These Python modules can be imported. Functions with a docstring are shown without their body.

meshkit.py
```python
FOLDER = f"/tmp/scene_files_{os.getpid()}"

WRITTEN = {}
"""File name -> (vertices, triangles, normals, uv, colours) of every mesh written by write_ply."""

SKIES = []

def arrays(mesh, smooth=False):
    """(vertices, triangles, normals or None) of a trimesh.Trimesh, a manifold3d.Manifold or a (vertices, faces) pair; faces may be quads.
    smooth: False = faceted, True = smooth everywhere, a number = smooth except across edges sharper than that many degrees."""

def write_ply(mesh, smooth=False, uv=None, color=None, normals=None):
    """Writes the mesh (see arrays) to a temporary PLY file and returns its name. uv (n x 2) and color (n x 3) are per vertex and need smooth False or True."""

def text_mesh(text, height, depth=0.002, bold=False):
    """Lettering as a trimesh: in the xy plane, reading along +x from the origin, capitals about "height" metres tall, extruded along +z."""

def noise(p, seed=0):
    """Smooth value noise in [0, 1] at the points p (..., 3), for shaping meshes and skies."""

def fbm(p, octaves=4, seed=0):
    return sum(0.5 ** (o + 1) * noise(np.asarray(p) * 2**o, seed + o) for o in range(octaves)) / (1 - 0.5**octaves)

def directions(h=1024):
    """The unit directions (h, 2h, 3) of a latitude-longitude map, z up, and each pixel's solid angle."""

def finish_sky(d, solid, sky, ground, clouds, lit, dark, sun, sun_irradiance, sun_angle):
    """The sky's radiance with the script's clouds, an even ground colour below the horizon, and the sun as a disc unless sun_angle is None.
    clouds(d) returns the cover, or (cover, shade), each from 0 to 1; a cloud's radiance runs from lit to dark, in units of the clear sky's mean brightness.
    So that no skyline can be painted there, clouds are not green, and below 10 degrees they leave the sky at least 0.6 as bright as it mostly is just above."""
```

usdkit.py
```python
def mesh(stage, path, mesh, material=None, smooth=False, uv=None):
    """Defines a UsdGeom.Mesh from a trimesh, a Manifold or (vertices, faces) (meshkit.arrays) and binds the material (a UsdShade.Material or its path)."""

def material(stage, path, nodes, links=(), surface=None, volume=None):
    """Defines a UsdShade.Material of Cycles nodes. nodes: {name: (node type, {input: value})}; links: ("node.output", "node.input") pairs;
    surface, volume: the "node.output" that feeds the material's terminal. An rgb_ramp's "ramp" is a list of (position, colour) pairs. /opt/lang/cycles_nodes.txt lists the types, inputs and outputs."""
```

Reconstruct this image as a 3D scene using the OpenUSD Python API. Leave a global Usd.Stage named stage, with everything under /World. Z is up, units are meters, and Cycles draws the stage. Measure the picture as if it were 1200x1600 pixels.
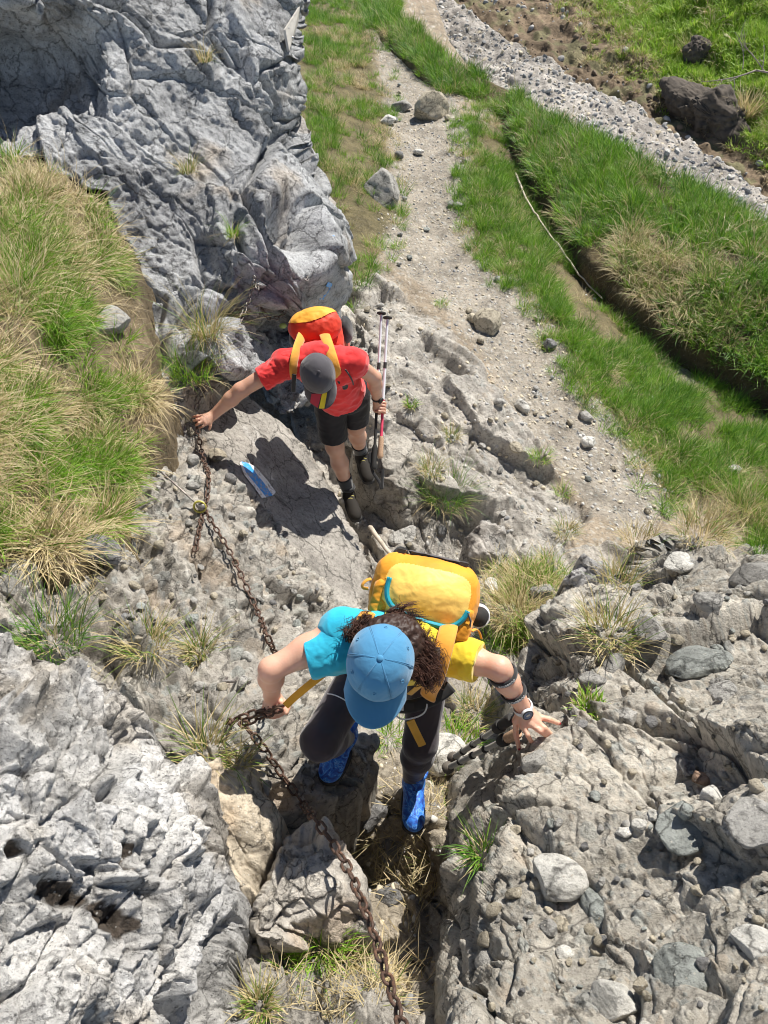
import math
import numpy as np, trimesh, usdkit, meshkit
import manifold3d as m3
from scipy.spatial import cKDTree
from scipy.interpolate import RBFInterpolator
from scipy.ndimage import distance_transform_edt, map_coordinates, gaussian_filter
from PIL import Image, ImageDraw
from pxr import Usd, UsdGeom, UsdShade, UsdLux, Gf, Sdf, Vt

# ------------------------------------------------------------------ camera, sky, sun, exposure
stage = Usd.Stage.CreateInMemory()
UsdGeom.SetStageUpAxis(stage, 'Z')
UsdGeom.SetStageMetersPerUnit(stage, 1.0)
W = UsdGeom.Xform.Define(stage, '/World')
stage.SetDefaultPrim(W.GetPrim())
UsdGeom.Scope.Define(stage, '/World/Looks')

PITCH = math.radians(45.0)
EYE = np.array([0.0, 0.0, 5.0])
F = 1200.0                                   # focal length in pixels of the 1200 x 1600 photograph
SP, CP = math.sin(PITCH), math.cos(PITCH)
CR, CU, CB = np.array([1.0, 0, 0]), np.array([0, SP, CP]), np.array([0, -CP, SP])
cam = UsdGeom.Camera.Define(stage, '/World/camera')
cam.CreateHorizontalApertureAttr(24.0)
cam.CreateVerticalApertureAttr(32.0)
cam.CreateFocalLengthAttr(24.0)
cam.CreateExposureAttr(0.90)
cam.CreateClippingRangeAttr(Gf.Vec2f(0.05, 2000))
cam.AddTransformOp().Set(Gf.Matrix4d(*CR, 0, *CU, 0, *CB, 0, *EYE, 1))

SUN = np.array([0.35, 0.46, 0.85]); SUN /= np.linalg.norm(SUN)
EL, ROT = math.asin(SUN[2]), math.atan2(SUN[0], SUN[1])
usdkit.material(stage, '/World/Looks/sky', {
    'sky': ('sky_texture', {'sky_type': 'single_scattering', 'sun_disc': False, 'sun_elevation': EL, 'sun_rotation': ROT, 'altitude': 1200.0}),
    'bg': ('background_shader', {'strength': 0.058})}, [('sky.color', 'bg.color')], surface='bg.background')
dome = UsdLux.DomeLight.Define(stage, '/World/sky')
dome.GetPrim().SetCustomDataByKey('kind', 'structure')
UsdShade.MaterialBindingAPI.Apply(dome.GetPrim()).Bind(UsdShade.Material.Get(stage, '/World/Looks/sky'))
sun = UsdLux.DistantLight.Define(stage, '/World/sun')
sun.CreateNormalizeAttr(True); sun.CreateIntensityAttr(1.2); sun.CreateAngleAttr(0.5)
sun.CreateColorAttr(Gf.Vec3f(1.0, 0.955, 0.88))
_x = np.cross([0, 0, 1.0], SUN); _x /= np.linalg.norm(_x); _y = np.cross(SUN, _x)
sun.AddTransformOp().Set(Gf.Matrix4d(*_x, 0, *_y, 0, *SUN, 0, 0, 0, 30, 1))

# ------------------------------------------------------------------ helpers
def U(px, py, t):
    """Where the thing seen at (px, py) in the photograph stands, t metres in front of the eye."""
    px, py, t = np.broadcast_arrays(np.asarray(px, float), np.asarray(py, float), np.asarray(t, float))
    return EYE + ((px - 600) / F * t)[..., None] * CR - ((py - 800) / F * t)[..., None] * CU - t[..., None] * CB
def tz(py, z):
    """Distance along the view axis of the point of height z (below the eye) seen at row py."""
    return -z / (SP + (py - 800) / F * CP)
def project(P):
    d = np.asarray(P) - EYE
    t = -(d @ CB)
    return 600 + F * (d @ CR) / t, 800 - F * (d @ CU) / t, t
def unit(v):
    v = np.asarray(v, float)
    return v / np.maximum(np.linalg.norm(v, axis=-1, keepdims=True), 1e-12)

counts = {}
def numbered(parent, name):
    k = counts.get((parent, name), -1) + 1
    counts[(parent, name)] = k
    return f'{parent}/{name}' + (f'_{k:03d}' if k else '')
def mark(prim, label=None, cat=None, group=None, kind=None):
    for k, v in (('label', label), ('category', cat), ('group', group), ('kind', kind)):
        if v: prim.SetCustomDataByKey(k, v)
LOOK = {}
def put(name, mesh, mat, parent='/World', loc=None, smooth=False, color=None, **tags):
    path = numbered(parent, name)
    v, f, n = meshkit.arrays(mesh, smooth)
    off = np.zeros(3) if loc is None else np.asarray(loc, float)
    m = usdkit.mesh(stage, path, (v - off, f), LOOK[mat] if isinstance(mat, str) else mat)
    if n is not None:
        m.CreateNormalsAttr(Vt.Vec3fArray.FromNumpy(n.astype(np.float32))); m.SetNormalsInterpolation('vertex')
    if color is not None:
        UsdGeom.PrimvarsAPI(m).CreatePrimvar('tint', Sdf.ValueTypeNames.Color3fArray, 'vertex').Set(Vt.Vec3fArray.FromNumpy(np.asarray(color, np.float32)))
    m.CreateDoubleSidedAttr(True)
    if parent == '/World' and loc is not None:
        m.AddTranslateOp().Set(Gf.Vec3d(*off))
    mark(m.GetPrim(), **tags)
    return path
class Thing:
    def __init__(self, name, loc, label=None, cat=None, group=None, kind=None):
        self.path, self.loc = numbered('/World', name), np.asarray(loc, float)
        x = UsdGeom.Xform.Define(stage, self.path); x.AddTranslateOp().Set(Gf.Vec3d(*self.loc))
        mark(x.GetPrim(), label, cat, group, kind)
    def part(self, name, mesh, mat, parent=None, smooth=30, color=None, label=None, kind=None):
        return put(name, mesh, mat, parent or self.path, self.loc, smooth, color, label=label, kind=kind)

def mat(name, nodes, links, surface='p.BSDF'):
    LOOK[name] = usdkit.material(stage, '/World/Looks/' + name, nodes, links, surface=surface)
def cloth_mat(name, c, rough=0.8, sheen=0.25, weave=900.0, var=0.25, scale=9.0):
    c = np.array(c)
    mat(name, {'g': ('geometry', {}), 'n': ('noise_texture', {'scale': scale, 'detail': 5.0}),
               'r': ('rgb_ramp', {'ramp': [(0.25, c * (1 - var)), (0.75, np.minimum(c * (1 + var), 0.95))]}),
               'w': ('noise_texture', {'scale': weave, 'detail': 2.0}),
               'w2': ('noise_texture', {'scale': 16.0, 'detail': 3.0, 'distortion': 0.6}),
               'b2': ('bump', {'strength': 0.35, 'distance': 0.012}),
               'b': ('bump', {'strength': 0.3, 'distance': 0.0012}),
               'p': ('principled_bsdf', {'roughness': rough, 'sheen_weight': sheen, 'specular_ior_level': 0.25})},
        [('g.position', 'n.vector'), ('g.position', 'w.vector'), ('g.position', 'w2.vector'), ('n.fac', 'r.fac'), ('r.color', 'p.base_color'),
         ('w2.fac', 'b2.height'), ('b2.normal', 'b.normal'), ('w.fac', 'b.height'), ('b.normal', 'p.normal')])
def plain_mat(name, c, rough=0.5, metal=0.0, var=0.2, scale=40.0, bump=0.2, spec=0.5):
    c = np.array(c)
    mat(name, {'g': ('geometry', {}), 'n': ('noise_texture', {'scale': scale, 'detail': 6.0}),
               'r': ('rgb_ramp', {'ramp': [(0.3, c * (1 - var)), (0.7, np.minimum(c * (1 + var), 0.95))]}),
               'b': ('bump', {'strength': bump, 'distance': 0.002}),
               'p': ('principled_bsdf', {'roughness': rough, 'metallic': metal, 'specular_ior_level': spec})},
        [('g.position', 'n.vector'), ('n.fac', 'r.fac'), ('r.color', 'p.base_color'), ('n.fac', 'b.height'), ('b.normal', 'p.normal')])
def rock_mat(name, dark=0.55, light=1.22, lichen=(0.05, 0.048, 0.045), lich_at=0.66, s=1.0, bump=0.9, fleck=(0.72, 0.70, 0.66), chip=0.045, crack=0.6):
    """Stone: the mesh's own tint, broken up by mottling, dark lichen specks and pale flecks; chipped facets, hairline cracks and grain in relief."""
    mat(name, {'g': ('geometry', {}), 'a': ('attribute', {'attribute': 'tint'}),
               'n1': ('noise_texture', {'scale': 5.0 * s, 'detail': 9.0, 'roughness': 0.68}),
               'n2': ('noise_texture', {'scale': 42.0 * s, 'detail': 7.0, 'roughness': 0.7}),
               'n3': ('noise_texture', {'scale': 130.0 * s, 'detail': 5.0, 'roughness': 0.7}),
               'nw': ('noise_texture', {'scale': 9.0 * s, 'detail': 4.0, 'roughness': 0.6}),
               'ws': ('vector_math', {'math_type': 'multiply_add', 'vector2': (0.16 / s,) * 3}),
               'mp': ('mapping', {'rotation': (0.5, 0.3, 0.7), 'scale': (1.0, 0.55, 1.5)}),
               'v': ('voronoi_texture', {'scale': 55.0 * s, 'randomness': 1.0}),
               'vc': ('voronoi_texture', {'scale': 13.0 * s, 'randomness': 1.0}), 'vd': ('voronoi_texture', {'scale': 34.0 * s, 'randomness': 1.0}),
               've': ('voronoi_texture', {'scale': 4.2 * s, 'feature': 'distance_to_edge', 'randomness': 1.0}),
               're': ('rgb_ramp', {'ramp': [(0.0, [1 - crack] * 3), (0.012, [1 - crack * 0.6] * 3), (0.03, [1.0] * 3)]}),
               'bc': ('rgb_to_bw', {}), 'bd': ('rgb_to_bw', {}),
               'r1': ('rgb_ramp', {'ramp': [(0.30, [dark] * 3), (0.5, [0.95] * 3), (0.70, [light] * 3)]}),
               'r2': ('rgb_ramp', {'ramp': [(0.34, [dark * 0.7] * 3), (0.46, [1.05] * 3), (0.56, [1.18] * 3), (0.68, [light * 1.15] * 3)]}),
               'm0': ('mix_color', {'blend_type': 'multiply', 'fac': 1.0, 'use_clamp': False, 'use_clamp_result': False}),
               'm1': ('mix_color', {'blend_type': 'multiply', 'fac': 1.0, 'use_clamp': False, 'use_clamp_result': False}),
               'm2': ('mix_color', {'blend_type': 'multiply', 'fac': 0.8, 'use_clamp': False, 'use_clamp_result': False}),
               'rl': ('rgb_ramp', {'ramp': [(lich_at - 0.04, [0] * 3), (lich_at + 0.06, [0.8] * 3)]}),
               'm3': ('mix_color', {'blend_type': 'mix', 'b': lichen}),
               'rf': ('rgb_ramp', {'ramp': [(0.0, [0.75] * 3), (0.11, [0.55] * 3), (0.17, [0] * 3)]}),
               'm4': ('mix_color', {'blend_type': 'mix', 'b': fleck}),
               'bv': ('bump', {'strength': 0.8, 'distance': chip / s}), 'bw': ('bump', {'strength': 0.8, 'distance': chip * 0.4 / s}), 'be': ('bump', {'strength': 0.8, 'distance': 0.02 / s}),
               'b1': ('bump', {'strength': bump, 'distance': 0.030}), 'b2': ('bump', {'strength': bump, 'distance': 0.010}),
               'p': ('principled_bsdf', {'roughness': 0.9, 'specular_ior_level': 0.2})},
        [('g.position', x + '.vector') for x in ('n1', 'n2', 'n3', 'v', 'nw')] +
        [('nw.color', 'ws.vector1'), ('g.position', 'ws.vector3'), ('ws.vector', 'mp.vector')] + [('mp.vector', x + '.vector') for x in ('vc', 'vd', 've')] +
        [('vc.color', 'bc.color'), ('vd.color', 'bd.color'), ('ve.distance', 're.fac'),
         ('n1.fac', 'r1.fac'), ('n2.fac', 'r2.fac'), ('a.color', 'm0.a'), ('re.color', 'm0.b'), ('m0.result', 'm1.a'), ('r1.color', 'm1.b'), ('m1.result', 'm2.a'), ('r2.color', 'm2.b'),
         ('n3.fac', 'rl.fac'), ('rl.color', 'm3.fac'), ('m2.result', 'm3.a'), ('v.distance', 'rf.fac'), ('rf.color', 'm4.fac'), ('m3.result', 'm4.a'),
         ('m4.result', 'p.base_color'), ('bc.val', 'bv.height'), ('bv.normal', 'bw.normal'), ('bd.val', 'bw.height'), ('bw.normal', 'be.normal'), ('re.color', 'be.height'),
         ('be.normal', 'b1.normal'), ('n2.fac', 'b1.height'), ('b1.normal', 'b2.normal'), ('n3.fac', 'b2.height'), ('b2.normal', 'p.normal')])

# ---- noise
_K = (np.array([73856093, 19349663, 83492791], np.int64))
def hash01(ijk, seed, n=4):
    h = (ijk.astype(np.int64) * _K).sum(-1) + seed * 2654435761
    out = []
    for k in range(n):
        x = (h + k * 0x9E3779B1) & 0xFFFFFFFF
        x = ((x ^ (x >> 16)) * 0x45D9F3B) & 0xFFFFFFFF
        x = ((x ^ (x >> 16)) * 0x45D9F3B) & 0xFFFFFFFF
        x = x ^ (x >> 16)
        out.append(x / 4294967296.0)
    return np.stack(out, -1)
_nb = np.array([(a, b, c) for a in (-1, 0, 1) for b in (-1, 0, 1) for c in (-1, 0, 1)])
def cells(P, s, seed, A=None, k=2):
    """Nearest seeds of a jittered grid of spacing s: distances (in cells), offset from the seed, four random numbers of the cell."""
    Q = (P if A is None else P @ A) / s
    base = np.unique(np.floor(Q).astype(np.int64), axis=0)
    ijk = np.unique((base[:, None] + _nb).reshape(-1, 3), axis=0)
    seeds = ijk + hash01(ijk, seed, 3)
    d, i = cKDTree(seeds).query(Q, k=k)
    r = hash01(ijk, seed + 77, 8)[i[:, 0]]
    return d, Q - seeds[i[:, 0]], r
def facets(P, s, amp, seed, A=None, tilt=0.85, crack=0.0):
    """Tilted facets of about size s; their edges are short ramps, with a narrow crack between them if asked for."""
    cw, bw = float(np.clip(0.022 / s, 0.035, 0.16)), float(np.clip(0.028 / s, 0.05, 0.2))
    Q = (P if A is None else P @ A) / s
    base = np.unique(np.floor(Q).astype(np.int64), axis=0)
    ijk = np.unique((base[:, None] + _nb).reshape(-1, 3), axis=0)
    seeds = ijk + hash01(ijk, seed, 3)
    rr = hash01(ijk, seed + 77, 8)
    d, i = cKDTree(seeds).query(Q, k=2)
    hs = []
    for k in (0, 1):
        r = rr[i[:, k]]
        hs.append(amp * (r[:, 0] - 0.5) + tilt * amp * 2 * ((Q - seeds[i[:, k]]) * (r[:, 1:4] - 0.5)).sum(-1))
    e = d[:, 1] - d[:, 0]
    w = np.clip(e / bw, 0, 1); w = w * w * (3 - 2 * w) * 0.5 + 0.5
    h = hs[0] * w + hs[1] * (1 - w)
    if crack:
        h = h - crack * (1 - np.clip(e / cw, 0, 1)) ** 2
    return h, rr[i[:, 0]]
fbm, noise = meshkit.fbm, meshkit.noise
def bedding(d, k):
    """Space squeezed across direction d, so that cells come out k times longer along the beds."""
    d = unit(d)
    return np.eye(3) / k + np.outer(d, d) * (1 - 1 / k)

# ---- terrain surfaces
def relax(v, f, n):
    """Even out a mesh a little without shrinking it."""
    from scipy.sparse import coo_matrix
    e = np.vstack([f[:, [0, 1]], f[:, [1, 2]], f[:, [2, 0]]]); e = np.vstack([e, e[:, ::-1]])
    A = coo_matrix((np.ones(len(e)), (e[:, 0], e[:, 1])), shape=(len(v),) * 2).tocsr(); d = np.maximum(np.asarray(A.sum(1)), 1)
    for _ in range(n):
        for k in (0.5, -0.52): v = v + k * (A @ v / d - v)
    return v
def inside(poly, x0, y0, w, h, ss=1):
    im = Image.new('L', (w, h)); ImageDraw.Draw(im).polygon([((x - x0) / ss, (y - y0) / ss) for x, y in poly], fill=255)
    return np.asarray(im) > 127
class Mask:
    """Signed distance (pixels of the photograph, > 0 inside) to a set of outlines, and a wobble for natural borders."""
    def __init__(self, polys):
        self.x0, self.y0 = -320, -320
        on = np.zeros((1200, 920), bool)
        for p in polys: on |= inside(p, self.x0, self.y0, 920, 1200, 2)
        self.sd = 2.0 * (distance_transform_edt(on) - distance_transform_edt(~on))
    def at(self, px, py):
        px, py = np.asarray(px, float), np.asarray(py, float)
        r = map_coordinates(self.sd, [np.atleast_1d((py - self.y0) / 2), np.atleast_1d((px - self.x0) / 2)], order=1, mode='nearest')
        return r if px.ndim else float(r[0])
LAYERS = {}
class Layer:
    def __init__(self, name, poly, ctrl, step=2.5, skirt=16, drop=1.0, roundover=10, wobble=5, smoothing=0.0, fall_dir=(0, 0, -1.0)):
        """A solid's visible surface: heights given at some points, thin-plate between them (planes stay planes); past its outline it turns down steeply."""
        self.name = name
        c = np.array([(x, y, 1 / (tz(y, v) if v < 0 else v)) for x, y, v in ctrl])
        rb = RBFInterpolator(c[:, :2] / 100, c[:, 2], kernel='thin_plate_spline', smoothing=smoothing)
        p = np.array(poly, float)
        x0, y0 = p.min(0) - skirt - wobble; x1, y1 = p.max(0) + skirt + wobble
        gx, gy = np.meshgrid(np.arange(x0, x1 + step, step), np.arange(y0, y1 + step, step))
        cx, cy = np.meshgrid(np.arange(x0, x1 + 24, 12), np.arange(y0, y1 + 24, 12))
        wc = rb(np.stack([cx, cy], -1).reshape(-1, 2) / 100).reshape(cx.shape)
        w = np.maximum(map_coordinates(wc, [(gy - y0) / 12, (gx - x0) / 12], order=3, mode='nearest'), 0.02)
        sd = Mask([poly]).at(gx, gy)
        self.gx, self.gy, shape = gx, gy, gx.shape
        P = U(gx, gy, 1 / w)
        if wobble:
            sd = sd + wobble * 2 * (fbm(np.stack([gx / 26, gy / 26, 0 * gx + len(name)], -1), 3) - 0.5)
        e = np.clip((roundover - sd) / (roundover + skirt), 0, 1)
        t = 1 / w
        fall = drop * e ** 2.6
        def nrm(P):
            N = unit(np.cross(np.gradient(P, axis=1), np.gradient(P, axis=0)))
            return N * np.sign((N * (EYE - P)).sum(-1, keepdims=True))
        N0 = nrm(P)
        fd = unit(fall_dir); Q = P + 0.22 * fall[..., None] * fd
        P = P + fall[..., None] * fd
        ok = sd > -skirt
        k = np.clip(fall / (0.12 * drop + 1e-6), 0, 1)[..., None]
        N = unit(N0 * (1 - 0.55 * k) + nrm(P) * 0.55 * k)
        self_k = 1 - 0.55 * k[..., 0]
        quad = ok[:-1, :-1] & ok[1:, :-1] & ok[:-1, 1:] & ok[1:, 1:]
        idx = np.arange(gx.size).reshape(shape)
        a, b, cc, dd = idx[:-1, :-1][quad], idx[:-1, 1:][quad], idx[1:, 1:][quad], idx[1:, :-1][quad]
        f = np.vstack([np.stack([a, dd, cc], 1), np.stack([a, cc, b], 1)])
        used = np.unique(f); re = np.full(gx.size, -1); re[used] = np.arange(len(used))
        self.S, self.N, self.f = P.reshape(-1, 3)[used], N.reshape(-1, 3)[used], re[f]
        self.P, self.k = Q.reshape(-1, 3)[used], self_k.ravel()[used]   # P: where patterns are looked up (less stretched on the falling edge)
        self.px, self.py, self.sd, self.t = gx.ravel()[used], gy.ravel()[used], sd.ravel()[used], t.ravel()[used]
        LAYERS[name] = self
    def displace(self, h):
        self.S = self.S + self.N * (np.asarray(h) * self.k)[:, None]
    def close(self):
        """after displacing: triangle data for scattering, pixel index for looking points up"""
        self.S = relax(self.S, self.f, 1)
        self.P = self.S
        v = self.P[self.f]
        c = np.cross(v[:, 1] - v[:, 0], v[:, 2] - v[:, 0])
        self.area = np.linalg.norm(c, axis=1) / 2
        self.fn = unit(c); self.fn *= np.sign((self.fn * (EYE - v.mean(1))).sum(-1, keepdims=True))
        self.qx, self.qy, self.qt = project(self.P)
        self.tree = cKDTree(np.stack([self.qx, self.qy], 1))
    def t_at(self, px, py, r=5.0):
        i = self.tree.query_ball_point([px, py], r)
        return float(np.median(np.sort(self.qt[i])[:4])) if i else np.inf
    def scatter(self, mask, n, rng, edge=0.0, up=-1.0, weight=None):
        cx, cy = self.px[self.f].mean(1), self.py[self.f].mean(1)
        wgt = self.area * (mask.at(cx, cy) + edge * 2 * (rng.random(len(cx)) - 0.5) > 0) * (self.fn[:, 2] > up)
        if weight is not None: wgt = wgt * weight(cx, cy, self.P[self.f].mean(1))
        if wgt.sum() <= 0: return np.zeros((0, 3)), np.zeros((0, 3))
        i = rng.choice(len(wgt), n, p=wgt / wgt.sum())
        b = rng.dirichlet([1, 1, 1], n)
        return (self.P[self.f[i]] * b[..., None]).sum(1), self.fn[i]
def ground_at(px, py, names=None, r=5.0):
    """The first surface seen at a pixel: point and distance."""
    t = min(LAYERS[n].t_at(px, py, r) for n in (names or LAYERS))
    return U(px, py, t), t

# ---- solids
def tube(pts, r, sides=8, closed=False, caps=True, flat=1.0, up=None):
    p = np.asarray(pts, float); n = len(p)
    t = unit(np.roll(p, -1, 0) - np.roll(p, 1, 0)) if closed else unit(np.gradient(p, axis=0))
    a = np.zeros_like(p)
    ref = np.asarray(up if up is not None else ([0, 0, 1.0] if abs(t[0, 2]) < 0.9 else [1.0, 0, 0]), float)
    for i in range(n):
        ref = ref - t[i] * (ref @ t[i]); ref = unit(ref); a[i] = ref
    b = np.cross(t, a)
    ang = np.arange(sides) * 2 * np.pi / sides
    r = np.broadcast_to(r, (n,))
    v = p[:, None] + r[:, None, None] * (np.cos(ang)[None, :, None] * a[:, None] * flat + np.sin(ang)[None, :, None] * b[:, None])
    v = v.reshape(-1, 3)
    m = n if closed else n - 1
    i, j = np.meshgrid(np.arange(m), np.arange(sides), indexing='ij')
    k = (i + 1) % n
    q = np.stack([i * sides + j, i * sides + (j + 1) % sides, k * sides + (j + 1) % sides, k * sides + j], -1).reshape(-1, 4)
    f = np.vstack([q[:, [0, 1, 2]], q[:, [0, 2, 3]]])
    if caps and not closed:
        e = len(v); v = np.vstack([v, p[:1], p[-1:]]); s = np.arange(sides); s2 = (s + 1) % sides
        f = np.vstack([f, np.stack([s2, s, np.full(sides, e)], 1), np.stack([(n - 1) * sides + s, (n - 1) * sides + s2, np.full(sides, e + 1)], 1)])
    return v, f
def join(ms):
    v, f, n = [], [], 0
    for m in ms:
        a, b, _ = meshkit.arrays(m)
        v.append(a); f.append(b + n); n += len(a)
    return np.vstack(v), np.vstack(f)
def curve(pts, n=60):
    from scipy.interpolate import CubicSpline
    p = np.asarray(pts, float)
    s = np.r_[0, np.cumsum(np.linalg.norm(np.diff(p, axis=0), axis=1))]
    return CubicSpline(s, p)(np.linspace(0, s[-1], n)), s[-1]
def stone(rng, size, detail=3, flat=0.75, rough=0.12, facet=7):
    """An angular stone: a ball cut by random planes, roughened."""
    m = trimesh.creation.icosphere(detail)
    v = np.array(m.vertices)
    for _ in range(facet):
        n = unit(rng.normal(size=3)); h = rng.uniform(0.55, 0.85)
        d = np.maximum(v @ n - h, 0); v = v - d[:, None] * n * 0.92
    v = v * (1 + rough * 2 * (fbm(v * 1.7 + rng.random(3) * 50, 4)[:, None] - 0.5))
    v = v * np.array([rng.uniform(0.85, 1.25), rng.uniform(0.75, 1.0), flat])
    a = rng.uniform(0, 2 * np.pi); c, s = math.cos(a), math.sin(a)
    return v @ np.array([[c, s, 0], [-s, c, 0], [0, 0, 1]]) * size, np.array(m.faces)
def align(v, n):
    """Turn z to n."""
    n = unit(n); x = unit(np.cross([0.3, 1, 0.1], n)); y = np.cross(n, x)
    return v @ np.stack([x, y, n])
def surface_net(phi, lo, h):
    """Smooth closed surface phi = 0 of a grid of signed distances."""
    s = phi < 0
    u8 = s.astype(np.uint8)
    z = u8[:-1] + u8[1:]; z = z[:, :-1] + z[:, 1:]; z = z[:, :, :-1] + z[:, :, 1:]
    act = (z > 0) & (z < 8)
    cell = np.argwhere(act)
    idx = np.full(act.shape, -1, np.int32); idx[act] = np.arange(len(cell))
    acc = np.zeros((len(cell), 3)); cnt = np.zeros(len(cell))
    for ax in range(3):
        o = [i for i in range(3) if i != ax]
        for u in (0, 1):
            for w in (0, 1):
                A = cell.copy(); A[:, o[0]] += u; A[:, o[1]] += w; B = A.copy(); B[:, ax] += 1
                pa, pb = phi[tuple(A.T)], phi[tuple(B.T)]
                x = (pa < 0) != (pb < 0)
                acc[:, ax] += np.where(x, pa / np.where(x, pa - pb, 1), 0); acc[:, o[0]] += x * u; acc[:, o[1]] += x * w; cnt += x
    v = cell + acc / cnt[:, None]
    fs = []
    for ax in range(3):
        b, c = (ax + 1) % 3, (ax + 2) % 3
        A = [slice(1, -1)] * 3; B = [slice(1, -1)] * 3
        A[ax] = slice(0, -1); B[ax] = slice(1, None)
        pa, pb = s[tuple(A)], s[tuple(B)]
        for flip in (False, True):
            e = np.argwhere((pa & ~pb) if not flip else (~pa & pb))
            if not len(e): continue
            e[:, b] += 1; e[:, c] += 1
            def at(db, dc):
                k = e.copy(); k[:, b] += db; k[:, c] += dc
                return idx[k[:, 0], k[:, 1], k[:, 2]]
            q = np.stack([at(-1, -1), at(0, -1), at(0, 0), at(-1, 0)], 1)
            fs.append(q[:, ::-1] if flip else q)
    q = np.vstack(fs)
    return v * h + lo, np.vstack([q[:, [0, 1, 2]], q[:, [0, 2, 3]]])
def sdf_mesh(fn, lo, hi, h, smooth=1):
    lo, hi = np.asarray(lo, float) - 3 * h, np.asarray(hi, float) + 3 * h
    n = np.ceil((hi - lo) / h).astype(int) + 1
    P = np.stack(np.meshgrid(*[lo[i] + np.arange(n[i]) * h for i in range(3)], indexing='ij'), -1)
    phi = fn(P)
    phi[0], phi[-1], phi[:, 0], phi[:, -1], phi[:, :, 0], phi[:, :, -1] = 1, 1, 1, 1, 1, 1
    v, f = surface_net(phi, lo, h)
    return relax(v, f, smooth), f
def smin(a, b, k):
    m = np.maximum(k - np.abs(a - b), 0) / k
    return np.minimum(a, b) - m * m * k * 0.25
def rcone(P, a, b, ra, rb):
    """Signed distance to a tapered limb from a to b."""
    ab = b - a; L2 = ab @ ab
    t = np.clip(((P - a) @ ab) / max(L2, 1e-9), 0, 1)
    return np.linalg.norm(P - a - t[..., None] * ab, axis=-1) - (ra + (rb - ra) * t)
def ellipsoid(P, c, X, R):
    q = ((P - c) @ np.asarray(X).T) / np.asarray(R)
    k = np.linalg.norm(q, axis=-1)
    return (k - 1) * min(R)
def rbox(P, c, X, half, r):
    q = np.abs((P - c) @ np.asarray(X).T) - (np.asarray(half) - r)
    return np.linalg.norm(np.maximum(q, 0), axis=-1) + np.minimum(q.max(-1), 0) - r
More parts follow.
